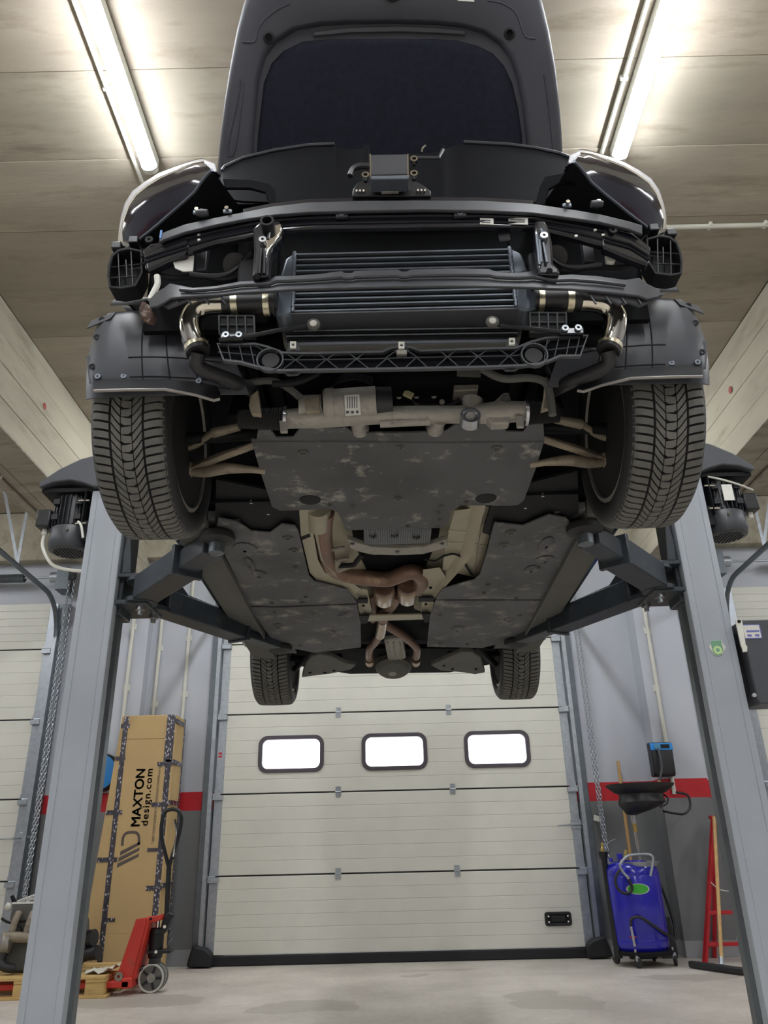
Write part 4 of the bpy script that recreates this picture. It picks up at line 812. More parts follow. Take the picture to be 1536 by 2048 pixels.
# ---------------------------------------------------------------- carrier bar and bumper beam
gt = [(318, 470), (328, 464), (370, 448), (434, 434), (486, 424), (547, 412), (617, 404), (734, 401), (851, 400), (968, 401), (1067, 407), (1142, 418), (1200, 428), (1258, 442), (1285, 450)]
gb_ = [(318, 484), (328, 479), (370, 464), (434, 449), (486, 439), (547, 430), (617, 424), (734, 421), (851, 419), (968, 421), (1067, 426), (1142, 436), (1200, 444), (1258, 458), (1285, 468)]
cb_ = MB().strip([at(a, b_, Y=curveY(a, 1.6, .13)) for a, b_ in gt], [at(a, b_, Y=curveY(a, 1.59, .13)) for a, b_ in gb_], (0, .012, .0)).build('upper_carrier', K['bar'], car, bevel=.003)
MB().strip([at(a, b_ - 6, Y=curveY(a, 1.67, .13)) for a, b_ in gt[4:11]], [at(a, b_ + 4, Y=curveY(a, 1.66, .13)) for a, b_ in gt[4:11]], (0, .02, 0)).build('carrier_edge', K['gloss'], cb_)
for (a, b_) in ((455, 423), (1134, 411), (395, 425), (1195, 410)):
    c = at(a, b_, Y=curveY(a, 1.6, .13)); MB().box(c, (.026, .008, .014)).build('carrier_bracket', K['ic'], cb_, bevel=.003); MB().cyl(c + V(0, -.016, 0), c, .006, 10).build('carrier_bolt', K['chrome'], cb_)
for s, (a, b_) in ((-1, (402, 426)), (1, (1196, 408))):
    c = at(a, b_, Y=1.68); MB().lathe([(.01, -.02), (.012, 0), (.008, .014)], c, (s, 0, 0), 18).build('headlight_adjuster', K['bar'], car)
bt_ = [(283, 500), (300, 490), (330, 478), (370, 464), (434, 450), (486, 440), (547, 431), (617, 426), (734, 423), (851, 421), (968, 423), (1067, 428), (1142, 438), (1200, 446), (1258, 460), (1300, 492)]
bb_ = [(290, 540), (306, 538), (336, 519), (370, 506), (434, 486), (486, 476), (547, 463), (617, 457), (734, 455), (851, 453), (968, 452), (1067, 456), (1142, 474), (1200, 490), (1258, 514), (1296, 530)]
be = MB().strip([at(a, b_, Y=curveY(a, 1.615, .13)) for a, b_ in bt_], [at(a, b_, Y=curveY(a, 1.615, .13)) for a, b_ in bb_], (0, .03, .01)).build('bumper_beam', K['gloss'], car, bevel=.006, smooth=50)
for f_ in (.35, .7):
    MB().tube([at(a, b_ + (c_ - b_) * f_, Y=curveY(a, 1.614, .13)) for (a, b_), (_, c_) in zip(bt_, bb_)], .004, 6).build('beam_ridge', K['gloss'], be)
for s_ in ([(283, 500), (300, 488), (372, 466), (378, 490), (372, 506), (330, 525), (296, 541)], [(1205, 452), (1262, 464), (1303, 494), (1297, 530), (1258, 516), (1205, 494)]):
    vplate('crash_box', s_, lambda a: curveY(a, 1.61, .13), K['gloss'], be, .03, .006)
for k_ in (.4, .7):
    MB().tube([at(a, b_ + k_ * 26, Y=curveY(a, 1.609, .13)) for a, b_ in ((290, 506), (330, 492), (375, 478))], .004, 6).build('beam_ridge', K['gloss'], be)
    MB().tube([at(a, b_ + k_ * 26, Y=curveY(a, 1.609, .13)) for a, b_ in ((1208, 464), (1260, 478), (1298, 502))], .004, 6).build('beam_ridge', K['gloss'], be)
for (x0_, y0_, x1_, y1_) in ((960, 436, 987, 448), (1017, 435, 1056, 448)):
    vplate('paper_label', [(x0_, y0_), (x1_, y0_ + 1), (x1_, y1_ + 1), (x0_, y1_)], curveY((x0_ + x1_) / 2 + 12, 1.6105, .13) - .003, K['label'], be, .001, 0)
    for k_ in range(2): vplate('label_print', [(x0_ + 3, y0_ + 3.5 + 4 * k_), (x1_ - 6, y0_ + 4 + 4 * k_), (x1_ - 6, y0_ + 5.5 + 4 * k_), (x0_ + 3, y0_ + 5 + 4 * k_)], curveY((x0_ + x1_) / 2 + 12, 1.6105, .13) - .004, K['cover'], be, .0005, 0)
for (a, b_) in ((684, 431), (920, 429)):
    c = at(a, b_, Y=curveY(a, 1.608, .13)); MB().box(c, (.034, .012, .018)).build('nut_plate', K['bar'], be, bevel=.002); MB().lathe([(.004, 0), (.009, 0), (.008, .008), (.004, .008)], c, (0, -1, 0), 12, closed=True).build('nut', K['ic'], be)
for (a, b_) in ((322, 469),): MB().box(at(a, b_, Y=1.7), (.006, .004, .03)).build('paint_mark', K['bluetape'], be)
for (a, b_) in ((1152, 472), (1190, 460), (398, 480), (398, 470), (1206, 470)): MB().box(at(a, b_, Y=curveY(a, 1.612, .13)), (.008, .004, .006)).build('chalk_mark', K['white'], be)
for (a, b_) in ((299, 481), (1225, 462)): MB().lathe([(.004, 0), (.012, 0), (.012, .006), (.004, .006)], at(a, b_, Y=curveY(a, 1.606, .13)), (0, -1, 0), 14, closed=True).build('beam_hole', K['matblack'], be)
# vertical stays with towing-eye tube
sl = vplate('vertical_stay', [(505, 456), (520, 442), (560, 440), (567, 458), (563, 476), (548, 492), (540, 510), (537, 553), (503, 553), (507, 500)], 1.62, K['gloss'], car, .04, .008)
MB().prism([at(a, b_, Y=1.612) for a, b_ in ((545, 450), (562, 446), (564, 462), (550, 484), (538, 498), (530, 520), (532, 480))], (0, .01, 0)).build('stay_flange', K['chrome'], sl, bevel=.004)
for l_ in ([(538, 462), (536, 478)], [(522, 498), (518, 548)], [(529, 498), (528, 548)]): MB().tube([at(a, b_, Y=1.612) for a, b_ in l_], .0045, 8).build('stay_bead', K['gloss'], sl)
c = at(535, 447, Y=1.6); MB().lathe([(.013, -.012), (.019, -.012), (.019, .03), (.013, .03)], c, (0, 1, -.05), 24, closed=True).build('towing_eye', K['matblack'], car)
c = at(526, 483, Y=1.61); MB().lathe([(.004, -.01), (.01, -.01), (.012, .01), (.004, .01)], c, (0, 1, 0), 18, closed=True).build('stay_nut', K['steel'], sl)
sr = vplate('vertical_stay', [(1070, 440), (1092, 440), (1100, 458), (1105, 483), (1108, 527), (1120, 536), (1120, 549), (1076, 549), (1075, 532), (1070, 465)], 1.62, K['gloss'], car, .04, .008)
for l_ in ([(1082, 458), (1086, 470)], [(1079, 480), (1083, 525)], [(1087, 486), (1094, 525)], [(1073, 470), (1079, 530)]): MB().tube([at(a, b_, Y=1.612) for a, b_ in l_], .004, 8).build('stay_bead', K['ic'], sr)
c = at(1087, 475, Y=1.61); MB().lathe([(.004, -.01), (.011, -.01), (.013, .01), (.004, .01)], c, (0, 1, 0), 18, closed=True).build('stay_nut', K['steel'], sr)
for (o_, a, b_) in ((sl, 514, 553), (sr, 1099, 542)): MB().cyl(at(a, b_, Y=1.606), at(a, b_, Y=1.62), .009, 6).build('stay_bolt', K['matblack'], o_)
sb = vplate('stay_tab', [(994, 454), (1020, 454), (1022, 480), (998, 482)], 1.66, K['gloss'], car, .006, .003)
# ---------------------------------------------------------------- intercooler
ICY = 1.745
a0, a1 = at(588, 560, Y=ICY), at(1026, 560, Y=ICY)
zt, zb_ = at(800, 499, Y=ICY).z, at(800, 619, Y=ICY).z
ic = MB().bb(a0.x, a1.x, ICY + .012, ICY + .085, zb_, zt).build('intercooler', K['fin'], car, smooth=0)
nb = 11
for k in range(nb):
    z = zb_ + .004 + (zt - zb_ - .012) * k / (nb - 1)
    MB().bb(a0.x - .004, a1.x + .004, ICY, ICY + .08, z - .0025, z + .003).build('cooler_bar', K['ic'], ic, smooth=0, bevel=.001)
MB().bb(a0.x - .01, a1.x + .01, ICY + .002, ICY + .09, zb_ - .006, zb_ - .001).build('cooler_base', K['bar'], ic, smooth=0)
for s, xe, xo_ in ((-1, a0.x, at(552, 560, Y=ICY).x), (1, a1.x, at(1070, 560, Y=ICY).x)):
    zc_ = at(550, 606, Y=ICY).z
    MB().prism([(xe, ICY + .0, zb_ - .004), (xe, ICY, zt), (xe + (xo_ - xe) * .55, ICY + .004, zt - .02), (xo_, ICY + .004, zc_ + .055), (xo_, ICY + .004, zc_ - .034), (xe + (xo_ - xe) * .5, ICY + .004, zb_ - .014)], (0, .085, 0)).build('end_tank', K['tank'], ic, bevel=.008)
    MB().tube([(xe + random.uniform(-.001, .001), ICY - .001, zb_ + (zt - zb_) * k / 30) for k in range(31)], [.004 + .0025 * (k % 2) for k in range(31)], 6).build('weld_bead', K['ic'], ic)
lc = MB().prism([at(a, b_, Y=1.83) for a, b_ in ((562, 640), (566, 682), (588, 692), (1020, 686), (1042, 674), (1048, 634))], (0, .05, .0)).build('radiator', K['sill'], car, bevel=.004)
for k in range(7):
    p, q = at(570 + k, 657 + 5.2 * k, Y=1.825), at(1042 - k * 2, 650 + 5.2 * k, Y=1.825); MB().tube([p, q], .0035 if k < 5 else .006, 6).build('radiator_fin', K['ic'] if k in (1, 3, 6) else K['matblack'], lc)
MB().bb(XC - .36, XC + .36, 1.87, 1.9, UZ(1.9) + .08, CAM.z + 1.98).build('radiator_core', K['dark'], car)  # black sheet stands for the shaded opening around the cooler
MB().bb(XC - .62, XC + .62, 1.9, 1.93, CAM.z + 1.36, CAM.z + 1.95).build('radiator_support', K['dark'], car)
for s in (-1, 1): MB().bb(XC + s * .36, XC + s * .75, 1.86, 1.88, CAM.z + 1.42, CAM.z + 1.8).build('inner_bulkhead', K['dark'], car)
# charge pipes, hoses and clamps
PY = 1.76
def band(px0, px1, yc, nm, mat, r, Y=PY):
    p, q = at(px0, yc, Y=Y), at(px1, yc - (px1 - px0) * .02, Y=Y); q.z = p.z
    return MB().tube([p, q], r, 26).build(nm, mat, car)
band(446, 556, 608, 'silicone_hose', K['hose'], .0325); band(1066, 1170, 600, 'silicone_hose', K['hose'], .0325)
for (a, b_, yc) in ((464, 477, 608), (528, 540, 608), (1075, 1086, 600), (1132, 1145, 600)): band(a, b_, yc, 'hose_clamp', K['clamp'], .0345)
for (a, b_, yc) in ((547, 551, 608), (1066, 1070, 600)): band(a, b_, yc, 'hose_lip', K['hose'], .036)
lp = [(456, 607), (430, 607), (408, 610), (390, 622), (381, 641), (382, 661), (388, 678), (393, 690)]
MB().tube(smooth_path([at(a, b_, Y=PY + .012 * i / 2) for i, (a, b_) in enumerate(lp)], 5), .031, 28).build('charge_pipe', K['alu'], car)
rp = [(1158, 601), (1184, 602), (1205, 606), (1222, 617), (1231, 636), (1230, 657), (1225, 675), (1220, 689)]
MB().tube(smooth_path([at(a, b_, Y=PY + .012 * i / 2) for i, (a, b_) in enumerate(rp)], 5), .031, 28).build('charge_pipe', K['alu'], car)
for (l_) in ([(386, 678), (392, 692), (396, 706)], [(1226, 676), (1221, 690), (1216, 702)]):
    P3 = [at(a, b_, Y=PY + .045) for a, b_ in l_]
    MB().tube(P3, .034, 26).build('silicone_hose', K['hose'], car); d_ = (P3[1] - P3[0]).normalized()
    MB().tube([P3[1] - d_ * .001, P3[1] + d_ * .012], .0355, 26).build('hose_clamp', K['clamp'], car)
    MB().box(P3[1] + V(.03 * (1 if l_[0][0] < 700 else -1), 0, .008), (.012, .012, .012)).build('clamp_screw', K['chrome'], car)
    MB().tube(smooth_path([P3[2], P3[2] + V(0, .03, -.03), P3[2] + V(.08 if l_[0][0] < 700 else -.08, .1, -.03), P3[2] + V(.12 if l_[0][0] < 700 else -.12, .2, .0)], 4), .022, 14).build('lower_hose', K['hose'], car)
# ---------------------------------------------------------------- lower plastic crossbar
ct = [(297, 600), (312, 584), (328, 575), (339, 566), (360, 570), (386, 575), (434, 571), (481, 562), (539, 559), (552, 551), (577, 551), (641, 547), (683, 541), (689, 545), (705, 545), (709, 541), (795, 538), (803, 542), (815, 542), (821, 538), (907, 536), (978, 537), (993, 543), (1035, 545), (1067, 541), (1105, 551), (1142, 548), (1192, 551), (1250, 559), (1279, 555), (1295, 567), (1321, 580)]
cbm = [(300, 614), (314, 612), (330, 604), (342, 596), (362, 594), (386, 592), (434, 590), (481, 585), (539, 582), (552, 581), (577, 579), (641, 577), (683, 576), (689, 576), (705, 575), (709, 575), (795, 573), (803, 573), (815, 573), (821, 573), (907, 572), (978, 573), (993, 573), (1035, 574), (1067, 575), (1105, 577), (1142, 578), (1192, 582), (1250, 588), (1279, 592), (1295, 598), (1318, 592)]
xb = MB().strip([at(a, b_, Y=curveY(a, 1.6, .12)) for a, b_ in ct], [at(a, b_, Y=curveY(a, 1.575, .12)) for a, b_ in cbm], (0, .01, 0)).build('lower_crossbar', K['bar'], car, bevel=.003, smooth=30)
MB().tube([at(a, b_ + (c_ - b_) * .4, Y=curveY(a, 1.578, .12)) for (a, b_), (_, c_) in zip(ct[4:-3], cbm[4:-3])], .005, 6).build('crossbar_ridge', K['bar'], xb)
for pp in ([(322, 606), (345, 590), (430, 586), (445, 590), (420, 594), (400, 600), (380, 597), (360, 606), (335, 616)], [(1150, 578), (1290, 592), (1315, 596), (1280, 612), (1258, 604), (1238, 608), (1216, 596), (1196, 596), (1170, 586)]):
    vplate('crossbar_web', pp, lambda a: curveY(a, 1.59, .12), K['ribpl'], xb, .01, .002)
for a in (352, 376, 412, 446, 1186, 1216, 1246, 1276): MB().tube([at(a - 8, 588, Y=curveY(a, 1.588, .12)), at(a + 6, 608, Y=curveY(a, 1.588, .12))], .003, 6).build('crossbar_rib', K['bar'], xb)
# ---------------------------------------------------------------- ribbed lower radiator support
LY = 1.735
out = [(433, 686), (470, 686), (511, 685), (535, 691), (566, 703), (620, 704), (765, 701), (780, 694), (803, 690), (826, 693), (840, 699), (930, 696), (1033, 693), (1062, 681), (1092, 673), (1130, 671), (1177, 669), (1162, 712), (1120, 713), (1100, 722), (1079, 728), (1046, 732), (968, 735), (820, 738), (557, 742), (513, 734), (480, 725), (446, 721)]
def inset(pts, k):
    n = len(pts); r = []
    for i in range(n):
        a, b_, c = Vector(pts[i - 1]), Vector(pts[i]), Vector(pts[(i + 1) % n]); d1, d2 = (b_ - a).normalized(), (c - b_).normalized()
        nn = Vector((-(d1 + d2).y, (d1 + d2).x)).normalized(); r.append(tuple(b_ + nn * k))
    return r
inn = inset(out, 4)
ls = MB().ring([at(a, b_, Y=LY) for a, b_ in out], [at(a, b_, Y=LY) for a, b_ in inn], (0, .012, 0)).build('lower_support', K['ribpl'], car)
MB().prism([at(a, b_, Y=LY + .013) for a, b_ in out], (0, .004, 0)).build('rib_shade_plate', K['shield'], ls)  # near-black plate paints the shade between the ribs
def rib(p, q, w_=.0018): MB().tube([at(*p, Y=LY + .004), at(*q, Y=LY + .004)], w_, 6).build('support_rib', K['ribpl'], ls)
crs = [(591, 720), (653, 719), (713, 718), (774, 717), (833, 715), (895, 714), (956, 713), (1018, 712)]
for i, (a, b_) in enumerate(crs):
    tp, bo = (704, 738) if a < 700 else ((701, 737) if a < 840 else (697, 735))
    for sx in (-1, 1):
        if not (760 < a < 850): rib((a, b_), (a + sx * 22, tp))
        rib((a, b_), (a + sx * 24, bo))
    if i < 7: rib((a, b_), crs[i + 1])
for p, q in (((455, 688), (462, 723)), ((478, 688), (486, 724)), ((500, 688), (509, 730)), ((436, 704), (512, 710)), ((565, 719), (591, 720)), ((552, 706), (560, 700)), ((1018, 712), (1044, 710)), ((1095, 676), (1088, 724)), ((1118, 674), (1108, 718)), ((1140, 673), (1132, 713)), ((1160, 672), (1150, 712)), ((1095, 700), (1168, 692)), ((1070, 684), (1072, 694)), ((803, 694), (772, 716)), ((803, 694), (834, 714)), ((525, 700), (508, 690)), ((1088, 696), (1100, 680))): rib(p, q)
for (a, b_) in ((540, 719), (1069, 709)):
    c = at(a, b_, Y=LY); 
    MB().lathe([(.033, -.002), (.037, -.002), (.037, .012), (.033, .012)], c, (0, 1, 0), 28, closed=True).build('support_hole', K['ribpl'], ls)
    MB().lathe([(.001, 0), (.024, .0), (.026, .01)], c + V(0, .008, .004), (0, 1, 0), 20).build('rubber_mount', K['rubberblk'], ls)
for (a, b_) in ((586, 689), (803, 690), (1024, 682)):
    MB().ring([at(a + u * 6, b_ + v * 6.5, Y=LY - .006) for u, v in ((-1, -1), (1, -1), (1, 1), (-1, 1))], [at(a + u * 3, b_ + v * 2.5, Y=LY - .006) for u, v in ((-1, -1), (1, -1), (1, 1), (-1, 1))], (0, .008, 0)).build('spring_clip', K['white'], ls)
    vplate('clip_tab', [(a - 14, b_ + 14), (a - 8, b_ - 6), (a + 8, b_ - 6), (a + 16, b_ + 13)], LY + .003, K['ribpl'], ls, .012, .002)
vplate('latch_box', [(793, 699), (814, 699), (814, 708), (793, 708)], LY - .004, K['cast'], ls, .02, .003)
for (a, b_) in ((585, 744), (1022, 735)):
    vplate('drain_tab', [(a - 26, b_ - 6), (a + 26, b_ - 7), (a + 10, b_ + 6), (a - 10, b_ + 7)], LY + .01, K['ribpl'], ls, .006, .002)
    MB().cyl(at(a, b_, Y=LY + .006), at(a, b_, Y=LY + .02), .007, 12).build('tab_hole', K['matblack'], ls)
for (x0_, x1_, y0_, y1_, s) in ((438, 508, 632, 668, -1), (1060, 1132, 626, 664, 1)):
    g = vplate('side_bracket', [(x0_, y0_), (x1_, y0_), (x1_ + 2, y1_), (x0_ + 1, y1_)], LY + .02, K['matblack'], car, .03, .003)
    for k in range(5): MB().tube([at(x0_ + (x1_ - x0_) * k / 4, y0_, Y=LY + .018), at(x0_ + (x1_ - x0_) * k / 4 + 1, y1_, Y=LY + .018)], .003, 6).build('bracket_rib', K['ribpl'], g)
    for k in range(3): MB().tube([at(x0_, y0_ + (y1_ - y0_) * k / 2, Y=LY + .018), at(x1_, y0_ + (y1_ - y0_) * k / 2, Y=LY + .018)], .003, 6).build('bracket_rib', K['ribpl'], g)
for (x0_, x1_, y0_, bl) in ((440, 486, 667, ((452, 671), (478, 671))), (1120, 1168, 655, ((1130, 658), (1156, 657)))):
    g = vplate('mount_bar', [(x0_, y0_), (x1_, y0_ - 1), (x1_, y0_ + 12), (x0_, y0_ + 13)], LY - .012, K['gloss'], car, .04, .003)
    for (a, b_) in bl: MB().lathe([(.004, 0), (.0095, 0), (.0095, .006), (.004, .006)], at(a, b_, Y=LY - .013), (0, -1, 0), 18, closed=True).build('mount_bolt', K['galv'], g)
for (l_, e) in (([(438, 680), (500, 672), (560, 660), (612, 652)], (627, 649)), ([(1125, 664), (1070, 658), (1000, 652)], (985, 644))):
    MB().tube(smooth_path([at(a, b_, Y=LY - .01) for a, b_ in l_], 4), .006, 8).build('stay_rod', K['blackpl'], car)
    c = at(*e, Y=LY - .005); MB().lathe([(.001, -.006), (.012, -.006), (.018, -.003), (.019, .002)], c, (0, 1, 0), 22).build('rod_eye', K['sill'], car)
    MB().lathe([(.001, -.009), (.008, -.009), (.0105, -.006)], c, (0, 1, 0), 18).build('rod_bolt', K['white'], car)
# ---------------------------------------------------------------- headlights
lo = [(275, 486), (283, 475), (300, 462), (318, 447), (336, 431), (355, 415), (373, 399), (389, 384), (400, 368), (412, 352), (424, 340)]
hi = [(238, 488), (240, 462), (245, 434), (254, 404), (270, 380), (297, 361), (325, 345), (350, 335), (372, 327), (392, 321), (407, 318)]
def hl_rows(s):
    rows = []; n = len(lo)
    for j in range(9):
        f = j / 8; r = []
        for i in range(n):
            t_ = i / (n - 1); Yl = 1.86 - .22 * t_; Yh = 1.97 - .22 * t_
            a, b_ = lo[i]; c, d_ = hi[i]; p, q = at(a, b_, Y=Yl), at(c, d_, Y=Yh)
            bul = math.sin(math.pi * min(1, f * 1.0)) * .055 * math.sin(math.pi * (.12 + .8 * t_))
            v = p.lerp(q, f) + Vector((-.6, -.75, -.2)).normalized() * bul
            r.append(v if s < 0 else mx(v))
        rows.append(r)
    return rows
K['lens'] = pm('pale_lens_sheen', 'dcdce0', .3, 0, var=.12, scale=5, coat=.6)  # opaque pale colour stands in for lit ceiling showing in a clear lens
for s in (-1, 1):
    rw = hl_rows(s); back = Vector((-s * .02, .03, .01))
    h = MB().grid(rw[:5], back).build('headlight', K['purple'], car, smooth=60)
    MB().grid(rw[4:], back).build('headlight_lens', K['lens'], h, smooth=60)
    MB().tube(rw[0], .005, 6).build('lens_rim', K['ic'], h); MB().tube(rw[-1], .004, 6).build('lens_rim', K['chrome'], h)
    MB().tube(rw[4], .003, 6).build('reflector_strip', K['chrome'], h)
    # housing behind the lens
    hb_ = [Vector(p) for p in rw[0]] ; hq = [p + Vector((-s * .05, .16, .02)) for p in hb_]; ht = [Vector(p) + Vector((-s * .03, .12, .03)) for p in rw[-1]]
    MB().grid([hb_, hq, ht, rw[-1]]).build('headlight_housing', K['blackpl'], h, smooth=60)
    tip = [(407, 318), (430, 326), (432, 338), (424, 352), (410, 350)]
    pr = [at(a, b_, Y=1.68) for a, b_ in tip]; pr = pr if s < 0 else [mx(p) for p in pr]
    MB().prism(pr, (0, .03, 0)).build('headlight_lug', K['lens'], h, bevel=.004)
    # dark panel under the lamp, down to the beam
    pp = [(275, 486), (318, 448), (355, 416), (389, 386), (420, 345), (440, 362), (442, 400), (436, 430), (372, 447), (330, 462), (310, 478), (290, 500)]
    pr = [at(a, b_, Y=1.9) for a, b_ in pp]; pr = pr if s < 0 else [mx(p) for p in pr]
    MB().prism(pr, (0, .02, 0)).build('lamp_carrier', K['dark'], car)
    # corner bracket of the missing bumper
    cbp = [(216, 530), (222, 510), (236, 498), (256, 494), (284, 500), (286, 545), (272, 572), (240, 578), (218, 575), (214, 552)]
    ip = inset(cbp, 5)
    f3 = (lambda a, b_, Y: at(a, b_, Y=Y)) if s < 0 else (lambda a, b_, Y: mx(at(a, b_, Y=Y)))
    kb = MB().ring([f3(a, b_, 1.8) for a, b_ in cbp], [f3(a, b_, 1.8) for a, b_ in ip], (0, .06, 0)).build('corner_bracket', K['matblack'], car, bevel=.002)
    MB().prism([f3(a, b_, 1.85) for a, b_ in cbp], (0, .03, 0)).build('bracket_back', K['matblack'], kb)
    for p, q in (((236, 500), (240, 576)), ((218, 535), (284, 528)), ((252, 540), (282, 536)), ((252, 520), (254, 555)), ((222, 556), (272, 552)), ((262, 500), (266, 572))): MB().tube([f3(*p, 1.805), f3(*q, 1.805)], .0022, 6).build('bracket_rib', K['blackpl'], kb)
    for (a, b_) in ((236, 498), (270, 487)): MB().box(f3(a, b_, 1.83), (.03, .04, .025)).build('bumper_clip', K['blackpl'], kb, bevel=.003)
    # bits behind the beam
    MB().tube(smooth_path([f3(a, b_, 1.78) for a, b_ in ((300, 540), (340, 556), (400, 552), (450, 560), (500, 545))], 5), .008, 8).build('wiring_hose', K['matblack'], car)
    MB().tube(smooth_path([f3(a, b_, 1.74) for a, b_ in ((500, 505), (480, 530), (455, 548), (420, 552), (380, 548))], 5), .007, 8).build('wiring_hose', K['blackpl'], car)
    MB().box(f3(405, 520, 1.78), (.03, .03, .1)).build('sensor_bracket', K['bar'], car, bevel=.003)
    MB().cyl(f3(470, 530, 1.8), f3(470, 530, 1.76), .035, 20).build('horn', K['blackpl'], car)
vplate('plastic_pouch', [(345, 522), (372, 514), (388, 510), (386, 542), (366, 543), (350, 536)], 1.74, K['label'], car, .004, .002)
vplate('connector', [(1212, 505), (1226, 508), (1232, 520), (1228, 524), (1214, 522)], 1.76, K['label'], car, .02, .003)
sg = MB(); sg.prism([at(a, b_, Y=1.73) for a, b_ in ((277, 614), (284, 600), (298, 608), (310, 628), (304, 642), (282, 636))], (0, .025, 0)); sg.build('torn_foam', pm('torn_rust_foam', '4a342c', .9, var=.5, scale=40, dirt=('b9b3a6', .3, 30)), car, bevel=.006)
MB().tube(smooth_path([at(a, b_, Y=1.74) for a, b_ in ((314, 552), (315, 568), (308, 584), (300, 600))], 4), .009, 8).build('wrapped_cable', K['label'], car)
# ---------------------------------------------------------------- front wheel-arch liners (front halves) with grid lines
for s in (-1, 1):
    rows = []
    for j in range(15):
        ph = R(-20 + 54 * j / 14); k = j / 14
        r = []
        for i in range(13):
            u = i / 12; xo_ = .928 + .012 * k; xi = .44 + .14 * k
            rr_ = .372 + .012 * math.sin(math.pi * u)
            if i == 0: rr_ -= .02
            r.append(Vector((XC + s * (xo_ + (xi - xo_) * u), FW[0] - math.cos(ph) * rr_, fz - .01 + math.sin(ph) * rr_)))
        rows.append(r)
    ln = MB().grid(rows, (0, .005, 0)).build('fender_liner', K['liner'], car, smooth=60)
    def sp_(u, k, d=.003):
        j = k * 14; j0 = int(min(13, j)); i = u * 12; i0 = int(min(11, i)); fj, fi = j - j0, i - i0
        p = (rows[j0][i0] * (1 - fi) + rows[j0][i0 + 1] * fi) * (1 - fj) + (rows[j0 + 1][i0] * (1 - fi) + rows[j0 + 1][i0 + 1] * fi) * fj
        return p + Vector((0, -d, 0))
    for u in (.38, .55, .72): MB().tube([sp_(u + .03 * (k / 8), .12 + .6 * k / 8, .0) for k in range(9)], .0025, 5).build('groove_shade_line', K['matblack'], ln)  # black tubes stand in for shaded grooves in the moulding
    for k_ in (.1, .16, .34): MB().tube([sp_(.3 + .6 * t_ / 10, k_ - .06 * (t_ / 10) ** 2, .0) for t_ in range(11)], .0025, 5).build('groove_shade_line', K['matblack'], ln)
    for (u, k_) in ((.05, .9), (.06, .6), (.05, .28)): MB().lathe([(.004, 0), (.01, 0), (.01, .004), (.004, .004)], sp_(u, k_, .002), (0, -1, 0), 14, closed=True).build('liner_hole', K['matblack'], ln)
    tb_ = [Vector(p) for p in (sp_(0, .98), sp_(.16, .98), sp_(.14, .84), sp_(0, .8))]
    MB().prism([p + Vector((s * .025 * (1 if i in (0, 3) else 0), -.004, 0)) for i, p in enumerate(tb_)], (0, .006, 0)).build('liner_tab', K['liner'], ln, bevel=.002)
    # scuffed lip hanging under the liner
    tl = [(184, 748), (250, 741), (330, 738), (390, 750), (432, 768), (440, 785)]; bl_ = [(188, 782), (250, 780), (330, 779), (390, 790), (428, 801), (440, 798)]
    f3 = (lambda a, b_, Y: at(a, b_, Y=Y)) if s < 0 else (lambda a, b_, Y: mx(at(a, b_, Y=Y)))
    lip = MB().strip([f3(a, b_, 1.925) for a, b_ in tl], [f3(a, b_, 1.895) for a, b_ in bl_], (0, .006, 0)).build('liner_lip', K['matblack'], car, bevel=.002)
    MB().tube([f3(a, b_, 1.893) for a, b_ in bl_], .0045, 6).build('scuffed_edge', K['rim'], lip)
    for (a, b_) in ((248, 753), (398, 763), (196, 754)): MB().lathe([(.003, 0), (.01, 0), (.009, .005), (.003, .005)], f3(a, b_, 1.915), (0, -1, 0), 14, closed=True).build('lip_fastener', K['ic'], lip)
    MB().prism([f3(a, b_, 1.93) for a, b_ in ((172, 712), (190, 706), (192, 766), (178, 766), (174, 740))], (0, .006, 0)).build('lip_tab', K['liner'], lip, bevel=.002)
# ---------------------------------------------------------------- steering rack and front suspension
RY = 2.03
def rk(px, py, dy=0): return at(px, py, Y=RY + dy)
rack = MB().tube([rk(570, 838), rk(640, 834), rk(800, 829), rk(930, 829), rk(1000, 825), rk(1050, 822)], [.03, .034, .026, .028, .036, .03], 20).build('steering_rack', K['cast'], car)
MB().tube([rk(600, 820), rk(645, 818)], .045, 22).build('rack_gear_housing', K['cast'], rack)
MB().tube([rk(648, 812, -.01), rk(752, 806, -.01)], [.05, .052], 28).build('steering_motor', K['cast'], rack)
MB().tube([rk(652, 812, -.01), rk(668, 811, -.01)], .054, 28).build('motor_collar', K['cast'], rack)
MB().tube([rk(753, 806, -.01), rk(784, 804, -.01)], [.05, .046], 24).build('motor_controller', K['blackpl'], rack)
p = rk(705, 810, -.064); MB().box(p, (.045, .003, .07), Matrix.Rotation(R(-3), 3, 'Y')).build('rating_label', K['label'], rack)
for k in range(5): MB().box(p + V(-.015 + .007 * k, -.002, .008), (.0025, .001, .04)).build('label_print', K['cover'], rack)
for (u, v) in ((-.015, -.025), (0, -.026), (.014, -.025)): MB().box(p + V(u, -.002, v), (.008, .001, .008)).build('label_print', K['cover'], rack)
for (l_) in (([(720, 832), (716, 848), (720, 858)]), ([(880, 832), (874, 846), (870, 856)])): MB().tube([rk(a, b_, .05 * i) for i, (a, b_) in enumerate(l_)], [.03, .022, .03], 14).build('rack_mount', K['cast'], rack)
MB().tube([rk(760, 848), rk(860, 843)], .012, 10).build('rack_rail', K['cast'], rack)
c = rk(941, 832, -.04); MB().lathe([(.001, 0), (.022, 0), (.024, -.006), (.031, -.006), (.032, .03)], c, (0, 1, -.25), 26).build('rack_cap', K['steel'], rack)
MB().lathe([(.001, -.004), (.014, -.004), (.016, .004)], c, (0, 1, -.25), 6).build('cap_hex', K['cast'], rack)
MB().tube([rk(941, 828), rk(945, 800)], [.028, .032], 18).build('pinion_tower', K['cast'], rack)
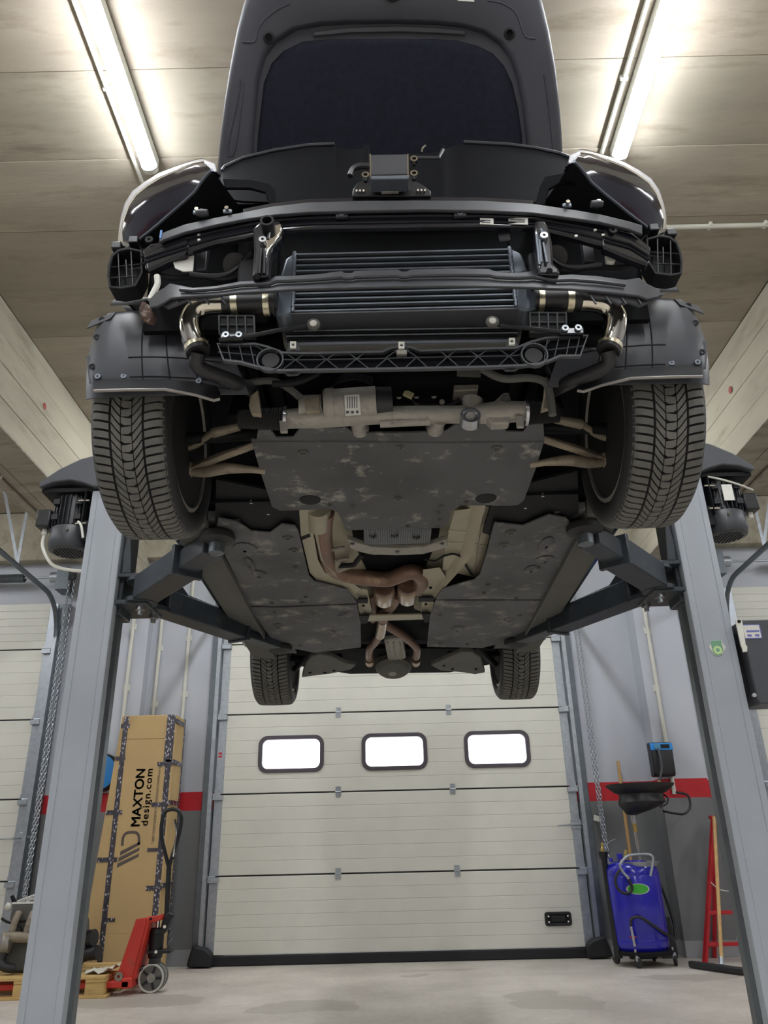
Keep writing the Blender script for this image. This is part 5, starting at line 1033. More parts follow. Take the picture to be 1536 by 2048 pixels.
MB().prism([rk(a, b_, -.02) for a, b_ in ((962, 826), (1006, 785), (1018, 784), (1022, 800), (1020, 846), (985, 848))], (0, .04, 0)).build('rack_bracket', K['cast'], rack, bevel=.006)
MB().lathe([(.001, -.012), (.012, -.012), (.014, 0)], rk(1010, 800, -.02), (0, 1, 0), 14).build('bracket_bolt', K['steel'], rack)
for (x0_, x1_, yc) in ((572, 478, 838), (1052, 1118, 826)):
    n = 18; P3 = [rk(x0_ + (x1_ - x0_) * k / (2 * n), yc) for k in range(2 * n + 1)]
    MB().tube(P3, [.038 - .006 * (k % 2) - .008 * k / (2 * n) for k in range(2 * n + 1)], 22).build('rack_bellows', K['rubberblk'], rack)
    MB().tube([rk(x0_ - 3, yc), rk(x0_ + 3, yc)], .04, 22).build('bellows_clamp', K['steel'], rack)
for (a, b_) in ((566, 852), (1040, 842)): MB().prism([rk(a + u, b_ + v, -.03) for u, v in ((-8, -12), (8, -12), (9, 12), (-6, 12))], (0, .012, 0)).build('mount_lug', K['cast'], rack, bevel=.003)
# engine parts seen above the rack
MB().prism([at(a, b_, Y=2.12) for a, b_ in ((780, 745), (960, 742), (985, 790), (900, 812), (790, 815))], (0, .1, 0)).build('oil_pan', K['matblack'], car, bevel=.01)
for (a, b_) in ((798, 793), (833, 792), (868, 792), (884, 804), (876, 757), (876, 776)): MB().cyl(at(a, b_, Y=2.11), at(a, b_, Y=2.13), .009, 8).build('pan_bolt', K['cast'], car)
MB().tube(smooth_path([at(a, b_, Y=2.09) for a, b_ in ((782, 778), (800, 782), (818, 790), (832, 806), (858, 815), (890, 812), (920, 800))], 5), .006, 8).build('sensor_wire', K['blackpl'], car)
MB().box(at(817, 789, Y=2.08), (.03, .012, .018), Matrix.Rotation(R(30), 3, 'Y')).build('wire_tag', pm('cream_tag', 'c9c39b', .6), car)
fl = MB().tube([at(935, 752, Y=2.06), at(935, 766, Y=2.06)], [.058, .05], 26).build('front_mount', K['sill'], car); MB().prism([at(a, b_, Y=2.05) for a, b_ in ((908, 766), (958, 764), (956, 780), (908, 782))], (0, .06, 0)).build('mount_saddle', K['cast'], fl, bevel=.004)
MB().tube(smooth_path([at(a, b_, Y=1.98) for a, b_ in ((480, 770), (510, 764), (545, 762), (575, 775), (600, 795))], 5), .011, 10).build('coolant_hose', K['sill'], car)
MB().tube(smooth_path([at(a, b_, Y=1.95) for a, b_ in ((545, 768), (590, 765), (625, 752), (640, 742))], 5), .011, 10).build('coolant_hose', K['matblack'], car)
MB().tube(smooth_path([at(a, b_, Y=1.95) for a, b_ in ((965, 738), (990, 752), (1015, 758), (1060, 756), (1090, 765), (1100, 790), (1105, 830))], 5), .012, 10).build('anti_roll_bar', K['sill'], car)
for k in range(4): MB().tube(smooth_path([at(a, b_, Y=2.0) for a, b_ in ((640 + 6 * k, 800), (652 + 5 * k, 778 - 3 * k), (685, 762 - 4 * k), (715, 758 - 3 * k), (745, 770 - 5 * k))], 4), .004, 6).build('wiring', K['blackpl'], car)
for pp in ([(500, 790), (516, 778), (523, 830), (503, 828), (497, 810)], [(1092, 750), (1110, 770), (1104, 815), (1082, 822), (1088, 790)], [(608, 798), (640, 790), (640, 822), (612, 824)]):
    vplate('suspension_bracket', pp, 1.98, K['arm'], car, .02, .005)
for s in (-1, 1):
    g3 = (lambda a, b_, Z: up(a, b_, Z)) if s < 0 else (lambda a, b_, Z: mx(up(a, b_, Z)))
    A = smooth_path([g3(a, b_, .0) for a, b_ in ((376, 944), (410, 944), (450, 937), (490, 938), (530, 942))], 4)
    MB().tube(A, [.012 + .008 * math.sin(math.pi * min(1, i / len(A) * 1.3)) for i in range(len(A))], 12).build('lower_control_arm', K['arm'], car)
    MB().tube([g3(378, 940, .02), g3(440, 914, .03), g3(515, 888, .04)], [.016, .015, .013], 12).build('tension_arm', K['arm'], car)
    MB().tube([g3(382, 936, .008), g3(445, 911, .018), g3(515, 884, .028)], .005, 6).build('arm_flange', K['arm'], car)
    MB().lathe([(.001, -.014), (.02, -.014), (.026, 0), (.024, .03)], g3(373, 945, .0), (0, 0, 1), 20).build('ball_joint', K['arm'], car)
    B = [g3(a, b_, d_) for a, b_, d_ in ((362, 900, .06), (395, 888, .08), (425, 866, .09), (480, 853, .1))]
    MB().tube(smooth_path(B, 4), .012, 10).build('tie_rod', K['arm'], car); MB().tube([B[2], B[3]], [.018, .014], 12).build('tie_rod_end', K['arm'], car)
    MB().cyl((XC + s * .3, 2.28, FW[1] + .02), (XC + s * .74, 2.28, FW[1]), .02, 12).build('drive_shaft', K['matblack'], car)
    MB().cyl((XC + s * .56, 2.34, FW[1] + .1), (XC + s * .5, 2.42, FW[1] + .55), .035, 16).build('strut', K['matblack'], car)
# ================================================================= things along the back wall
# ---------------------------------------------------------------- tall cardboard box leaning by the wall
BX0, BX1, BY0, BY1, BZ = -2.595, -2.068, 7.64, 8.0, 2.2
BTILT = 0.0
box = thing('cardboard_box', ((BX0 + BX1) / 2, 7.83, 0), 'tall brown cardboard box taped at the edges, printed MAXTON design.com, upright by the wall', 'box')
box.rotation_euler.y = BTILT; box.location.z = 0
def bat(px, py):                                     # a spot on the box front, in the box's own upright frame
    p = at(px, py, Y=BY0); o = Vector(box.location); return Matrix.Rotation(-BTILT, 3, 'Y') @ (p - o) + o
MB().prism([(BX0 - .15, BY0, 0), (BX1, BY0, 0), (BX1, BY0, BZ), (BX0, BY0, BZ)], (0, BY1 - BY0, 0)).build('carton', K['card'], box, bevel=.008)
MB().prism([(BX1 - .004, BY0 + .1, .01), (BX1 + .012, BY0 + .2, .01), (BX1 + .004, BY1 - .03, .01), (BX1 - .004, BY1 - .02, .01)], (0, 0, BZ - .02)).build('side_flap', K['card'], box, bevel=.003)
MB().bb(BX0, BX1, BY0 - .0015, BY0 + .002, 1.975, 1.979).build('flap_crease', pm('crease_brown', '8d7550', .8), box, smooth=0)
MB().bb(BX0, BX1, BY0 - .0015, BY0 + .002, .33, .333).build('flap_crease', K['card'], box, smooth=0)
# printed tape: dark strip with small white marks and metallic glints
M, nt, N, L, b = node_mat('printed_parcel_tape', .25)
tc = N.new('ShaderNodeTexCoord'); vo = N.new('ShaderNodeTexVoronoi'); vo.inputs['Scale'].default_value = 34; mp = N.new('ShaderNodeMapping'); mp.inputs['Scale'].default_value = (1.6, 1, .8); L.new(tc.outputs['Object'], mp.inputs[0]); L.new(mp.outputs[0], vo.inputs[0])
r = N.new('ShaderNodeValToRGB'); r.color_ramp.interpolation = 'CONSTANT'; r.color_ramp.elements[0].color = hexc('d8d6da'); r.color_ramp.elements[1].position = .27; r.color_ramp.elements[1].color = hexc('57545b'); e = r.color_ramp.elements.new(.62); e.color = hexc('4a474d'); L.new(vo.outputs[0], r.inputs[0]); L.new(r.outputs[0], b.inputs['Base Color']); b.inputs['Metallic'].default_value = .35
n_ = N.new('ShaderNodeTexNoise'); n_.inputs['Scale'].default_value = 40; L.new(tc.outputs['Object'], n_.inputs[0]); bp = N.new('ShaderNodeBump'); bp.inputs['Strength'].default_value = .5; L.new(n_.outputs[0], bp.inputs['Height']); L.new(bp.outputs[0], b.inputs['Normal'])
K['tape'] = M
yt = BY0 - .0025
for (x0, x1, z0, z1) in ((BX0 + .02, BX0 + .068, .1, BZ - .01), (BX1 - .065, BX1 - .012, .15, 1.78), (BX1 - .085, BX1 - .004, 1.72, BZ), (BX0 + .0, BX0 + .085, 2.08, 2.125), (BX0 - .02, BX0 + .075, 1.78, 1.82), (BX0 - .05, BX0 + .1, 1.3, 1.34), (BX0 - .08, BX0 + .1, .9, .94), (BX1 - .14, BX1, 1.72, 1.76), (BX1 - .16, BX1, 1.36, 1.4), (BX1 - .16, BX1, .98, 1.01), (BX1 - .14, BX1, .66, .7), (BX0 + .06, BX0 + .14, .42, .45)):
    cr_ = .0012 if z1 - z0 < .1 else 0
    MB().bb(x0, x1, yt - cr_, BY0 - .0012, z0, z1).build('tape_strip', K['tape'], box, smooth=0)
for z in (2.12, 1.74, 1.38, .68): MB().bb(BX1 - .004, BX1 + .0145, BY0 - .001, BY0 + .3, z, z + .04).build('tape_strip', K['tape'], box, smooth=0)
MB().bb(BX1 - .01, BX1 + .006, BY1 - .05, BY1 + .004, .2, BZ).build('tape_strip', K['tape'], box, smooth=0)
logo_ink = pm('printed_brown_ink', '574d47', .7, var=.06)
TM = Matrix(((0, -1, 0), (0, 0, -1), (1, 0, 0))).to_4x4()           # text runs up the box, facing the room
def up_text(body, size, px, py, sp=1.0, off=0):
    p = bat(px, py); T = Matrix.Translation((p.x, BY0 - .0012, p.z)) @ TM
    return text_mesh('printed_text', body, size, T, logo_ink, box, .0005, space=sp, offset=off)
t1 = up_text('MAXTON', .118, 279, 1654, 1.0, 0)
t2 = up_text('design.com', .088, 295, 1652, 1.16)
t3 = up_text('100% - WIDE LEADER IN AERODYNAMIC COMPONENTS', .0225, 308, 1686, 1.0)
for o_, w_ in ((t1, .0028), (t2, .0015)):              # heavier strokes: the same outline printed side by side
    vv = [tuple(v.co) for v in o_.data.vertices]; ff = [tuple(p.vertices) for p in o_.data.polygons]; n_ = len(vv); V2, F2 = [], []
    for k, (a, c) in enumerate(((-w_, -w_), (w_, -w_), (w_, w_), (-w_, w_))):
        V2 += [(v[0] + a, v[1], v[2] + c) for v in vv]; F2 += [tuple(i + k * n_ for i in f) for f in ff]
    me = bpy.data.meshes.new('printed_text'); me.from_pydata(V2, [], F2); me.materials.append(logo_ink); o_.data = me
for o_, Lw in ((t1, .505), (t2, .5), (t3, .66)):
    zs_ = [v.co.z for v in o_.data.vertices]; k_ = Lw / (max(zs_) - min(zs_)); z0_ = min(zs_)
    for v in o_.data.vertices: v.co.z = z0_ + (v.co.z - z0_) * k_
pl_ = bat(303, 1690); pu_ = bat(313, 1551)
MB().bb(pl_.x, pl_.x + .003, BY0 - .0015, BY0, pl_.z, pu_.z).build('printed_rule', logo_ink, box, smooth=0)
# emblem: a rounded D with three slanted bars below it
def lg(u, v): return Vector((lc0.x + u, BY0 - .0014, lc0.z + v))
lc0 = bat(260, 1690)
D = [(-.07, -.005), (-.07, .065), (-.045, .1), (0, .108), (.05, .1), (.075, .065), (.08, -.0)]
Dp = smooth_path([(a, 0, c) for a, c in D], 5); wd = .024
Do, Di = [], []
for i, p in enumerate(Dp):
    d = (Dp[min(i + 1, len(Dp) - 1)] - Dp[max(i - 1, 0)]).normalized(); nn = Vector((-d.z, 0, d.x))
    Do.append(lg(p.x + nn.x * wd / 2, p.z + nn.z * wd / 2)); Di.append(lg(p.x - nn.x * wd / 2, p.z - nn.z * wd / 2))
MB().strip(Do, Di, (0, .0006, 0)).build('printed_emblem', logo_ink, box, smooth=0)
for k in range(3):
    z = -.012 - .05 * k
    MB().prism([lg(.092, z + .04), lg(.088, z + .012), lg(-.082 - .008 * k, z - .075), lg(-.082 - .008 * k, z - .04)], (0, .0006, 0)).build('printed_emblem', logo_ink, box, smooth=0)
# ---------------------------------------------------------------- pallet with an engine on it
PX1, PY0 = -2.13, 6.54
pal = thing('wooden_pallet', (PX1 - .6, PY0 + .4, 0), 'pale wooden pallet on the floor under the old engine', 'pallet')
def plank(x0, x1, y0, y1, z0, z1, nm='board'):
    MB().bb(x0, x1, y0, y1, z0, z1).build(nm, K['wood'], pal, smooth=0, bevel=.004)
for (y0, w_) in ((0, .145), (.19, .1), (.328, .145), (.51, .1), (.655, .145)): plank(PX1 - 1.2, PX1, PY0 + y0, PY0 + y0 + w_, .122, .144, 'deck_board')
for x0 in (0, .5275, 1.055): plank(PX1 - x0 - .145, PX1 - x0, PY0, PY0 + .8, .1, .122, 'stringer_board')
for y0 in (0, .3275, .655):
    w_ = .1 if y0 != .3275 else .145
    for x0 in (0, .5275, 1.055): plank(PX1 - x0 - .145, PX1 - x0 - .005, PY0 + y0 + .005, PY0 + y0 + w_, .022, .1, 'block')
    plank(PX1 - 1.2, PX1 + .02, PY0 + y0, PY0 + y0 + w_, 0, .022, 'bottom_board')
sh = tag(MB().grid([[(PX1 - .18 + .035 * i, PY0 + .06 + .05 * j, .148 + .012 * ((i * 7 + j * 5) % 3) + (.05 if i > 4 else 0) * (i - 4) * .3) for i in range(7)] for j in range(5)], (0, 0, .003)).build('plastic_sheet', K['white']), 'crumpled white plastic sheet lying on the right end of the pallet', 'plastic sheet')
eng = thing('car_engine', (-2.68, 6.93, .144), 'dirty removed car engine with pulleys standing on the wooden pallet', 'engine')
EZ = .15
MB().prism([(-2.95, 6.78, EZ), (-2.5, 6.78, EZ), (-2.47, 6.78, .34), (-2.5, 6.78, .5), (-2.96, 6.78, .5), (-2.99, 6.78, .3)], (0, .34, 0)).build('engine_block', K['sill'], eng, bevel=.02)
hd_ = MB().bb(-3.0, -2.52, 6.76, 7.14, .5, .62).build('cylinder_head', K['sill'], eng, bevel=.012)
MB().ring([(-3.0, 6.76, .62), (-2.52, 6.76, .62), (-2.52, 7.14, .66), (-3.0, 7.14, .66)], [(-2.985, 6.775, .622), (-2.535, 6.775, .622), (-2.535, 7.125, .657), (-2.985, 7.125, .657)], (0, 0, .012)).build('gasket_edge', K['label'], hd_)
for k in range(4):
    cx_ = -2.93 + k * .115; MB().lathe([(.03, 0), (.042, 0), (.042, .03), (.03, .03)], (cx_, 6.95, .625), (0, 0, 1), 18, closed=True).build('cam_well', K['label'], hd_)
    MB().box((cx_ + .058, 6.95, .63), (.008, .33, .03)).build('head_web', K['cast'], hd_)
    MB().tube([(cx_, 6.75, .56), (cx_ - .0, 6.7, .5), (cx_ - .02, 6.71, .4)], .026, 12).build('exhaust_runner', K['arm'], eng)
MB().tube([(-3.0, 6.7, .4), (-2.55, 6.7, .38)], .038, 14).build('exhaust_manifold', K['arm'], eng)
MB().lathe([(.06, -.03), (.075, -.02), (.075, .03), (.05, .04)], (-2.98, 6.72, .36), (1, .2, 0), 24).build('turbo_housing', K['cast'], eng)
MB().tube(smooth_path([(-2.97, 6.72, .33), (-2.99, 6.7, .24), (-2.95, 6.68, .2), (-2.88, 6.7, .185)], 5), .032, 12).build('corrugated_hose', K['rubberblk'], eng)
for k, (px, py, r_) in enumerate(((182, 1876, .06), (190, 1906, .05))):
    c = at(px, py, Y=6.8); MB().lathe([(.001, -.035), (r_ * .5, -.035), (r_ * .55, -.03), (r_, -.03), (r_ * .94, -.012), (r_, .0), (r_, .03), (.02, .03)], c, (1, -.25, .1), 26).build('pulley', K['blackpl'], eng)
c = at(185, 1906, Y=6.8); MB().tube([c + V(-.1, .02, -.02), c + V(.02, -.0, .01), c + V(.045, -.005, .012)], [.05, .05, .042], 20).build('oil_filter', K['blackpl'], eng)
MB().tube([(-2.48, 6.78, .36), (-2.45, 6.76, .4), (-2.42, 6.76, .52), (-2.41, 6.76, .6)], [.03, .035, .03, .02], 12).build('water_pipe', K['blackpl'], eng)
MB().tube([(-2.5, 6.8, .46), (-2.43, 6.78, .44)], .04, 14).build('thermostat', K['blackpl'], eng)
MB().tube(smooth_path([(-3.06, 6.76, .52), (-3.0, 6.72, .5), (-2.9, 6.72, .47), (-2.86, 6.72, .4)], 4), .01, 8).build('coolant_line', K['matblack'], eng)
MB().lathe([(.001, .03), (.025, .03), (.03, .0), (.02, -.02)], (-3.03, 6.78, .6), (-.8, -.3, .5), 16).build('sensor_cap', K['pvc'], eng)
MB().tube([(-2.98, 6.8, .6), (-3.02, 6.78, .68)], [.02, .014], 10).build('breather', K['matblack'], eng)
# ---------------------------------------------------------------- red pallet truck
pt = thing('pallet_truck', (-1.85, 6.8, 0), 'worn red hand pallet truck with black pump and raised handle', 'pallet truck')
WX, WY = -1.84, 6.77
for dy in (-.035, .05):
    w_ = MB().lathe([(.03, -.022), (.084, -.022), (.098, -.02), (.1, -.012), (.1, .012), (.098, .02), (.084, .022), (.03, .022)], (WX, WY + dy, .1), (0, 1, 0), 36).build('steer_wheel', K['tyrew'], pt)
    MB().lathe([(.084, -.0235), (.097, -.0235), (.097, -.02), (.084, -.02)], (WX, WY + dy, .1), (0, 1, 0), 36, closed=True).build('wheel_tyre', K['pvc'], w_)
    MB().lathe([(.001, -.034), (.014, -.034), (.016, -.028), (.03, -.028), (.032, -.02)], (WX, WY + dy, .1), (0, 1, 0), 20).build('wheel_hub', K['cast'], w_)
    for k in range(5):
        a = 2 * math.pi * k / 5; MB().box((WX + math.cos(a) * .055, WY + dy - .023, .1 + math.sin(a) * .055), (.045, .004, .018), Matrix.Rotation(-a, 3, 'Y')).build('wheel_spoke', K['blackpl'], w_)
MB().bb(WX - .03, WX + .03, WY - .06, WY + .075, .19, .23).bb(WX - .02, WX + .03, WY - .012, WY + .025, .1, .2).build('wheel_fork', K['blackpl'], pt, bevel=.006)
MB().lathe([(.05, 0), (.055, .01), (.055, .16), (.06, .165), (.06, .2), (.05, .205)], (WX, WY + .01, .225), (0, 0, 1), 26).build('pump', K['blackpl'], pt)
MB().cyl((WX, WY + .01, .42), (WX, WY + .01, .5), .016, 14).build('pump_piston', K['chrome'], pt)
MB().bb(WX - .05, WX + .13, WY - .05, WY + .05, .26, .285).build('pump_bracket', K['blackpl'], pt, bevel=.006)
MB().lathe([(.001, 0), (.012, 0), (.012, .006)], (WX + .02, WY - .056, .272), (0, 1, 0), 14).build('pivot_bolt', K['chrome'], pt)
MB().tube([(WX + .1 + .012 * math.cos(k), WY + .01 + .022 * math.sin(k), .29 + .0085 * k) for k in [j * .5 for j in range(40)]], .005, 6).build('return_spring', K['ic'], pt)
MB().prism([(WX + .02, WY - .03, .36), (WX + .07, WY - .03, .4), (WX + .1, WY - .03, .47), (WX + .13, WY - .03, .52), (WX + .08, WY - .03, .54), (WX + .04, WY - .03, .48)], (0, .07, 0)).build('handle_yoke', K['blackpl'], pt, bevel=.008)
MB().lathe([(.001, 0), (.012, 0), (.012, .006)], (WX + .065, WY - .036, .44), (0, 1, 0), 14).build('yoke_bolt', K['chrome'], pt)
hp = at(333, 1838, Y=6.77); hq = at(338, 1735, Y=6.78); hr = at(345, 1650, Y=6.79)
MB().tube([hp, hq], .02, 14).build('handle_bar', K['blackpl'], pt)
lp_ = [hq] + [hq + V(a, -.01, c) for a, c in ((-.05, .14), (-.085, .26), (-.08, .38), (-.045, .43), (.03, .43), (.07, .38), (.065, .26), (.03, .12))] + [hq]
MB().tube(smooth_path(lp_, 4), .016, 10).build('handle_loop', K['blackpl'], pt)
MB().tube([hq + V(.03, -.02, .08), hq + V(.045, -.025, .25), hq + V(.02, -.025, .36)], .008, 8).build('control_lever', K['chrome'], pt)
# red A-shaped frame and forks
fr_ = [(-2.03, .49), (-1.95, .5), (-1.79, .515), (-1.78, .47), (-1.94, .455), (-2.0, .16), (-2.12, .16)]
ff = [at(a, b_, Y=6.62) for a, b_ in ((272, 1838), (290, 1836), (291, 1848), (262, 1962), (228, 1968), (268, 1850))]
MB().prism(ff, (0, .012, 0)).build('mast_plate', K['red'], pt, bevel=.004)
MB().prism([V(p.x + .02, 6.632, p.z) for p in ff], (0, .26, 0)).build('mast_body', K['red'], pt, bevel=.006)
tq = [at(a, b_, Y=6.66) for a, b_ in ((288, 1838), (318, 1830), (321, 1836), (320, 1841), (288, 1850))]
MB().prism(tq, (0, .2, 0)).build('mast_top', K['red'], pt, bevel=.006)
MB().cyl(tq[1] + V(-.06, -.002, -.025), tq[1] + V(-.06, .01, -.025), .01, 12).build('mast_hole', K['matblack'], pt)
for (y0, y1) in ((6.6, 6.76), (6.98, 7.14)):
    MB().prism([(-1.97, y0, .055), (-3.1, y0, .055), (-3.16, y0, .075), (-3.1, y0, .095), (-1.97, y0, .1)], (0, y1 - y0, 0)).build('fork', K['red'], pt, bevel=.006)
MB().bb(-2.03, -1.95, 6.6, 7.14, .05, .12).build('fork_base', K['red'], pt, bevel=.008)
MB().lathe([(.01, 0), (.03, 0), (.03, .01), (.01, .01)], at(238, 1953, Y=6.61), (0, -1, 0), 18, closed=True).build('pivot_boss', K['arm'], pt)
MB().tube([at(262, 1945, Y=6.7), at(305, 1930, Y=6.75)], .018, 10).build('push_rod', K['blackpl'], pt)
# ---------------------------------------------------------------- blue round reel behind the left post
rl = at(207, 1545, Y=8.0)
rt = thing('wall_reel', (-2.86, 8.04, rl.z), 'round blue reel on the wall, half hidden behind the left lift post', 'reel')
MB().lathe([(.02, -.05), (.17, -.05), (.185, -.03), (.185, .05)], (-2.87, 7.99, rl.z), (0, 1, 0), 40).build('reel_case', K['blackpl'], rt)
MB().lathe([(.001, -.06), (.13, -.058), (.168, -.05)], (-2.87, 7.99, rl.z), (0, 1, 0), 40).build('reel_face', K['ltblue'], rt)
MB().cyl((-2.87, 7.99, rl.z - .15), (-2.87, 7.99, rl.z - .26), .02, 10).build('reel_bracket', K['blackpl'], rt)
# ---------------------------------------------------------------- waste-oil drainer
DX_, DY_ = 2.13, 7.6
dr = thing('oil_drainer', (DX_, DY_, 0), 'blue waste oil drainer tank on castors with black collecting bowl', 'oil drainer')
MB().lathe([(.05, .085), (.17, .095), (.215, .12), (.232, .16), (.234, .2), (.232, .205), (.234, .21), (.234, .69), (.232, .695), (.234, .7), (.228, .74), (.2, .785), (.12, .815), (.03, .82)], (DX_, DY_, 0), seg=56).build('tank', K['blue'], dr)
for (px, py) in ((1267, 1930), (1343, 1928), (1225, 1920), (1305, 1912)):
    pass
for (dx, dy) in ((-.1, -.2), (.24, -.1), (-.2, .12), (.15, .2)):
    c = V(DX_ + dx, DY_ + dy, .04); cs = MB().lathe([(.01, -.012), (.034, -.012), (.04, -.008), (.04, .008), (.034, .012), (.01, .012)], c, (1, .5 * (1 if dx < 0 else -.3), 0), 24).build('castor_wheel', K['rubberblk'], dr)
    MB().box(c + V(-.005, .0, .035), (.03, .03, .05)).build('castor_fork', K['galv'], cs, bevel=.004); MB().cyl(c + V(-.01, .01, .05), c + V(-.01, .01, .1), .012, 10).build('castor_stem', K['steel'], cs)
MB().lathe([(.001, 0), (.24, 0), (.25, .012), (.25, .03), (.2, .035)], (DX_ + .01, DY_, .085), seg=40).build('base_ring', K['matblack'], dr)
def dp(px, py, Y=7.36): return at(px, py, Y=Y)
# green oval badge
bc = dp(1277, 1778, DY_ - .236)
for (sc, nm, mt, off) in ((1, 'badge', K['label'], 0), (.9, 'badge_face', K['green'], .001)):
    rows = []
    for rr in (1.0, .5, .02):
        row = []
        for k in range(29):
            a = 2 * math.pi * k / 28; x = bc.x + math.cos(a) * .097 * sc * rr; z = bc.z + math.sin(a) * .042 * sc * rr
            row.append((x, DY_ - math.sqrt(max(0, .2345 ** 2 - (x - DX_) ** 2)) - .0012 - off, z))
        rows.append(row)
    MB().grid(rows).build(nm, mt, dr)
# tray and handle at the top
MB().lathe([(.16, -.004), (.185, .03), (.19, .03), (.165, -.008)], (DX_ + .05, DY_ - .05, .775), seg=40, closed=True).build('tool_tray', K['galv'], dr)
hdl = [dp(1301, 1752), dp(1306, 1722), dp(1304, 1712), dp(1292, 1708), dp(1262, 1710), dp(1250, 1716), dp(1240, 1730), dp(1246, 1744), dp(1255, 1754)]
MB().tube(smooth_path(hdl, 4), .011, 10).build('push_handle', K['galv'], dr)
MB().tube([hdl[-1], hdl[-1] + V(.01, 0, -.012)], .015, 12).build('hose_coupling', K['steel'], dr)
h1 = [dp(1256, 1756), dp(1262, 1768), dp(1264, 1778), dp(1258, 1786), dp(1247, 1786), dp(1236, 1778), dp(1231, 1764), dp(1233, 1750), dp(1240, 1740)]
MB().tube(smooth_path(h1, 4), .012, 10).build('hose_loop', K['hose'], dr)
h2 = [dp(1262, 1852, 7.35), dp(1262, 1840, 7.345), dp(1270, 1834, 7.34), dp(1284, 1836, 7.335), dp(1305, 1850, 7.345), dp(1325, 1864, 7.37), dp(1340, 1874, 7.42), dp(1350, 1878, 7.5)]
MB().tube(smooth_path(h2, 4), .012, 10).build('drain_hose', K['hose'], dr)
v0, v1 = dp(1262, 1853, 7.35), dp(1270, 1893, 7.35)
MB().tube([v0, v0.lerp(v1, .4), v0.lerp(v1, .42), v0.lerp(v1, .6), v0.lerp(v1, .62), v1], [.011, .011, .014, .014, .012, .012], 12).build('drain_valve', K['steel'], dr)
MB().box(v0.lerp(v1, .52), (.05, .02, .008)).build('valve_lever', K['redl'], dr)
h3 = [dp(1306, 1740, 7.6), dp(1325, 1780, 7.68), dp(1338, 1815, 7.7), dp(1348, 1850, 7.7), dp(1351, 1880, 7.66)]
MB().tube(smooth_path(h3, 4), .012, 10).build('drain_hose', K['hose'], dr)
for (px, py, sz) in ((1239, 1713, .05), (1222, 1720, .03)): MB().box(dp(px, py, 7.55), (sz, sz, sz)).build('filler_cap', K['blue'], dr, bevel=.008)
MB().tube([dp(1251, 1720, 7.5), dp(1252, 1700, 7.5)], [.016, .012], 12).build('gauge', K['brass'], dr)
# suction probe tube standing on the left
pt0, pt1 = dp(1206, 1708, 7.6), dp(1231, 1915, 7.55)
MB().tube([pt0 + V(0, 0, .02), pt0 - V(0, 0, .03), pt0 - V(-.003, 0, .05), V(pt0.x + .01, 7.55, .06)], [.045, .036, .026, .034], 16).build('probe_tube', K['blackpl'], dr)
MB().tube([pt0 + V(0, 0, .02), pt0 + V(0, 0, .045), pt0 + V(0, 0, .05), pt0 + V(.004, 0, .095)], [.016, .016, .011, .011], 12).build('probe_fitting', K['brass'], dr)
MB().tube(smooth_path([pt0 + V(.02, 0, .03), pt0 + V(.06, 0, .09), pt0 + V(.13, 0, .12), pt0 + V(.2, .1, .12)], 4), .003, 6).build('vacuum_line', K['galv'], dr)
# rod and bowl
r0, r1 = V(2.225, DY_, .8), V(2.215, DY_, 1.2)
MB().tube([r0, r0.lerp(r1, .3)], .009, 12).build('bowl_rod', K['chrome'], dr)
MB().tube([r0.lerp(r1, .27), r0.lerp(r1, .7)], .016, 14).build('bowl_rod_sleeve', K['chrome'], dr)
MB().tube([r0.lerp(r1, .62), r0.lerp(r1, .8)], .02, 14).build('bowl_valve', K['brass'], dr)
MB().tube([r0.lerp(r1, .8), r0.lerp(r1, .97)], .024, 14).build('bowl_neck', K['steel'], dr)
bw = []
ox = 2.315
for (rx, z, sh_) in ((.03, 1.19, -.1), (.06, 1.2, -.1), (.13, 1.235, -.05), (.19, 1.27, -.02), (.215, 1.3, 0), (.2, 1.335, 0), (.2, 1.37, 0), (.235, 1.385, 0), (.27, 1.41, 0), (.305, 1.44, 0), (.31, 1.455, 0), (.3, 1.455, 0), (.24, 1.4, 0), (.05, 1.3, 0)):
    bw.append([(ox + sh_ + rx * math.cos(2 * math.pi * k / 40), DY_ + rx * .9 * math.sin(2 * math.pi * k / 40), z) for k in range(41)])
MB().grid(bw).build('collecting_bowl', K['blackpl'], dr, smooth=35)
MB().tube(smooth_path([V(ox + .2, DY_ - .03, 1.36), V(ox + .225, DY_ - .05, 1.33), V(ox + .21, DY_ - .05, 1.28), V(ox + .14, DY_ - .06, 1.25)], 4), .008, 8).build('bowl_handle', K['blackpl'], dr)
# black splash mat standing behind the drainer
mt_ = thing('rubber_mat', (2.5, 8.05, 0), 'black rubber mat standing against the wall behind the blue drainer', 'mat')
MB().prism([at(a, b_, Y=7.97) for a, b_ in ((1318, 1834), (1340, 1834), (1356, 1905), (1356, 1917), (1325, 1917))], (0, .02, 0)).build('mat_sheet', K['rubberblk'], mt_, bevel=.004)
# broom stick
s0, s1 = at(1236, 1522, Y=8.12), at(1262, 1740, Y=8.0)
bs = thing('broom', (s1.x, 8.0, 0), 'wooden broom handle leaning on the wall behind the black bowl', 'broom')
MB().tube([s0, V(s1.x + .0, 7.99, .06)], .016, 12).build('stick', K['woodh'], bs)
MB().bb(s1.x - .12, s1.x + .12, 7.95, 8.03, .0, .07).build('broom_head', K['blackpl'], bs, bevel=.01)
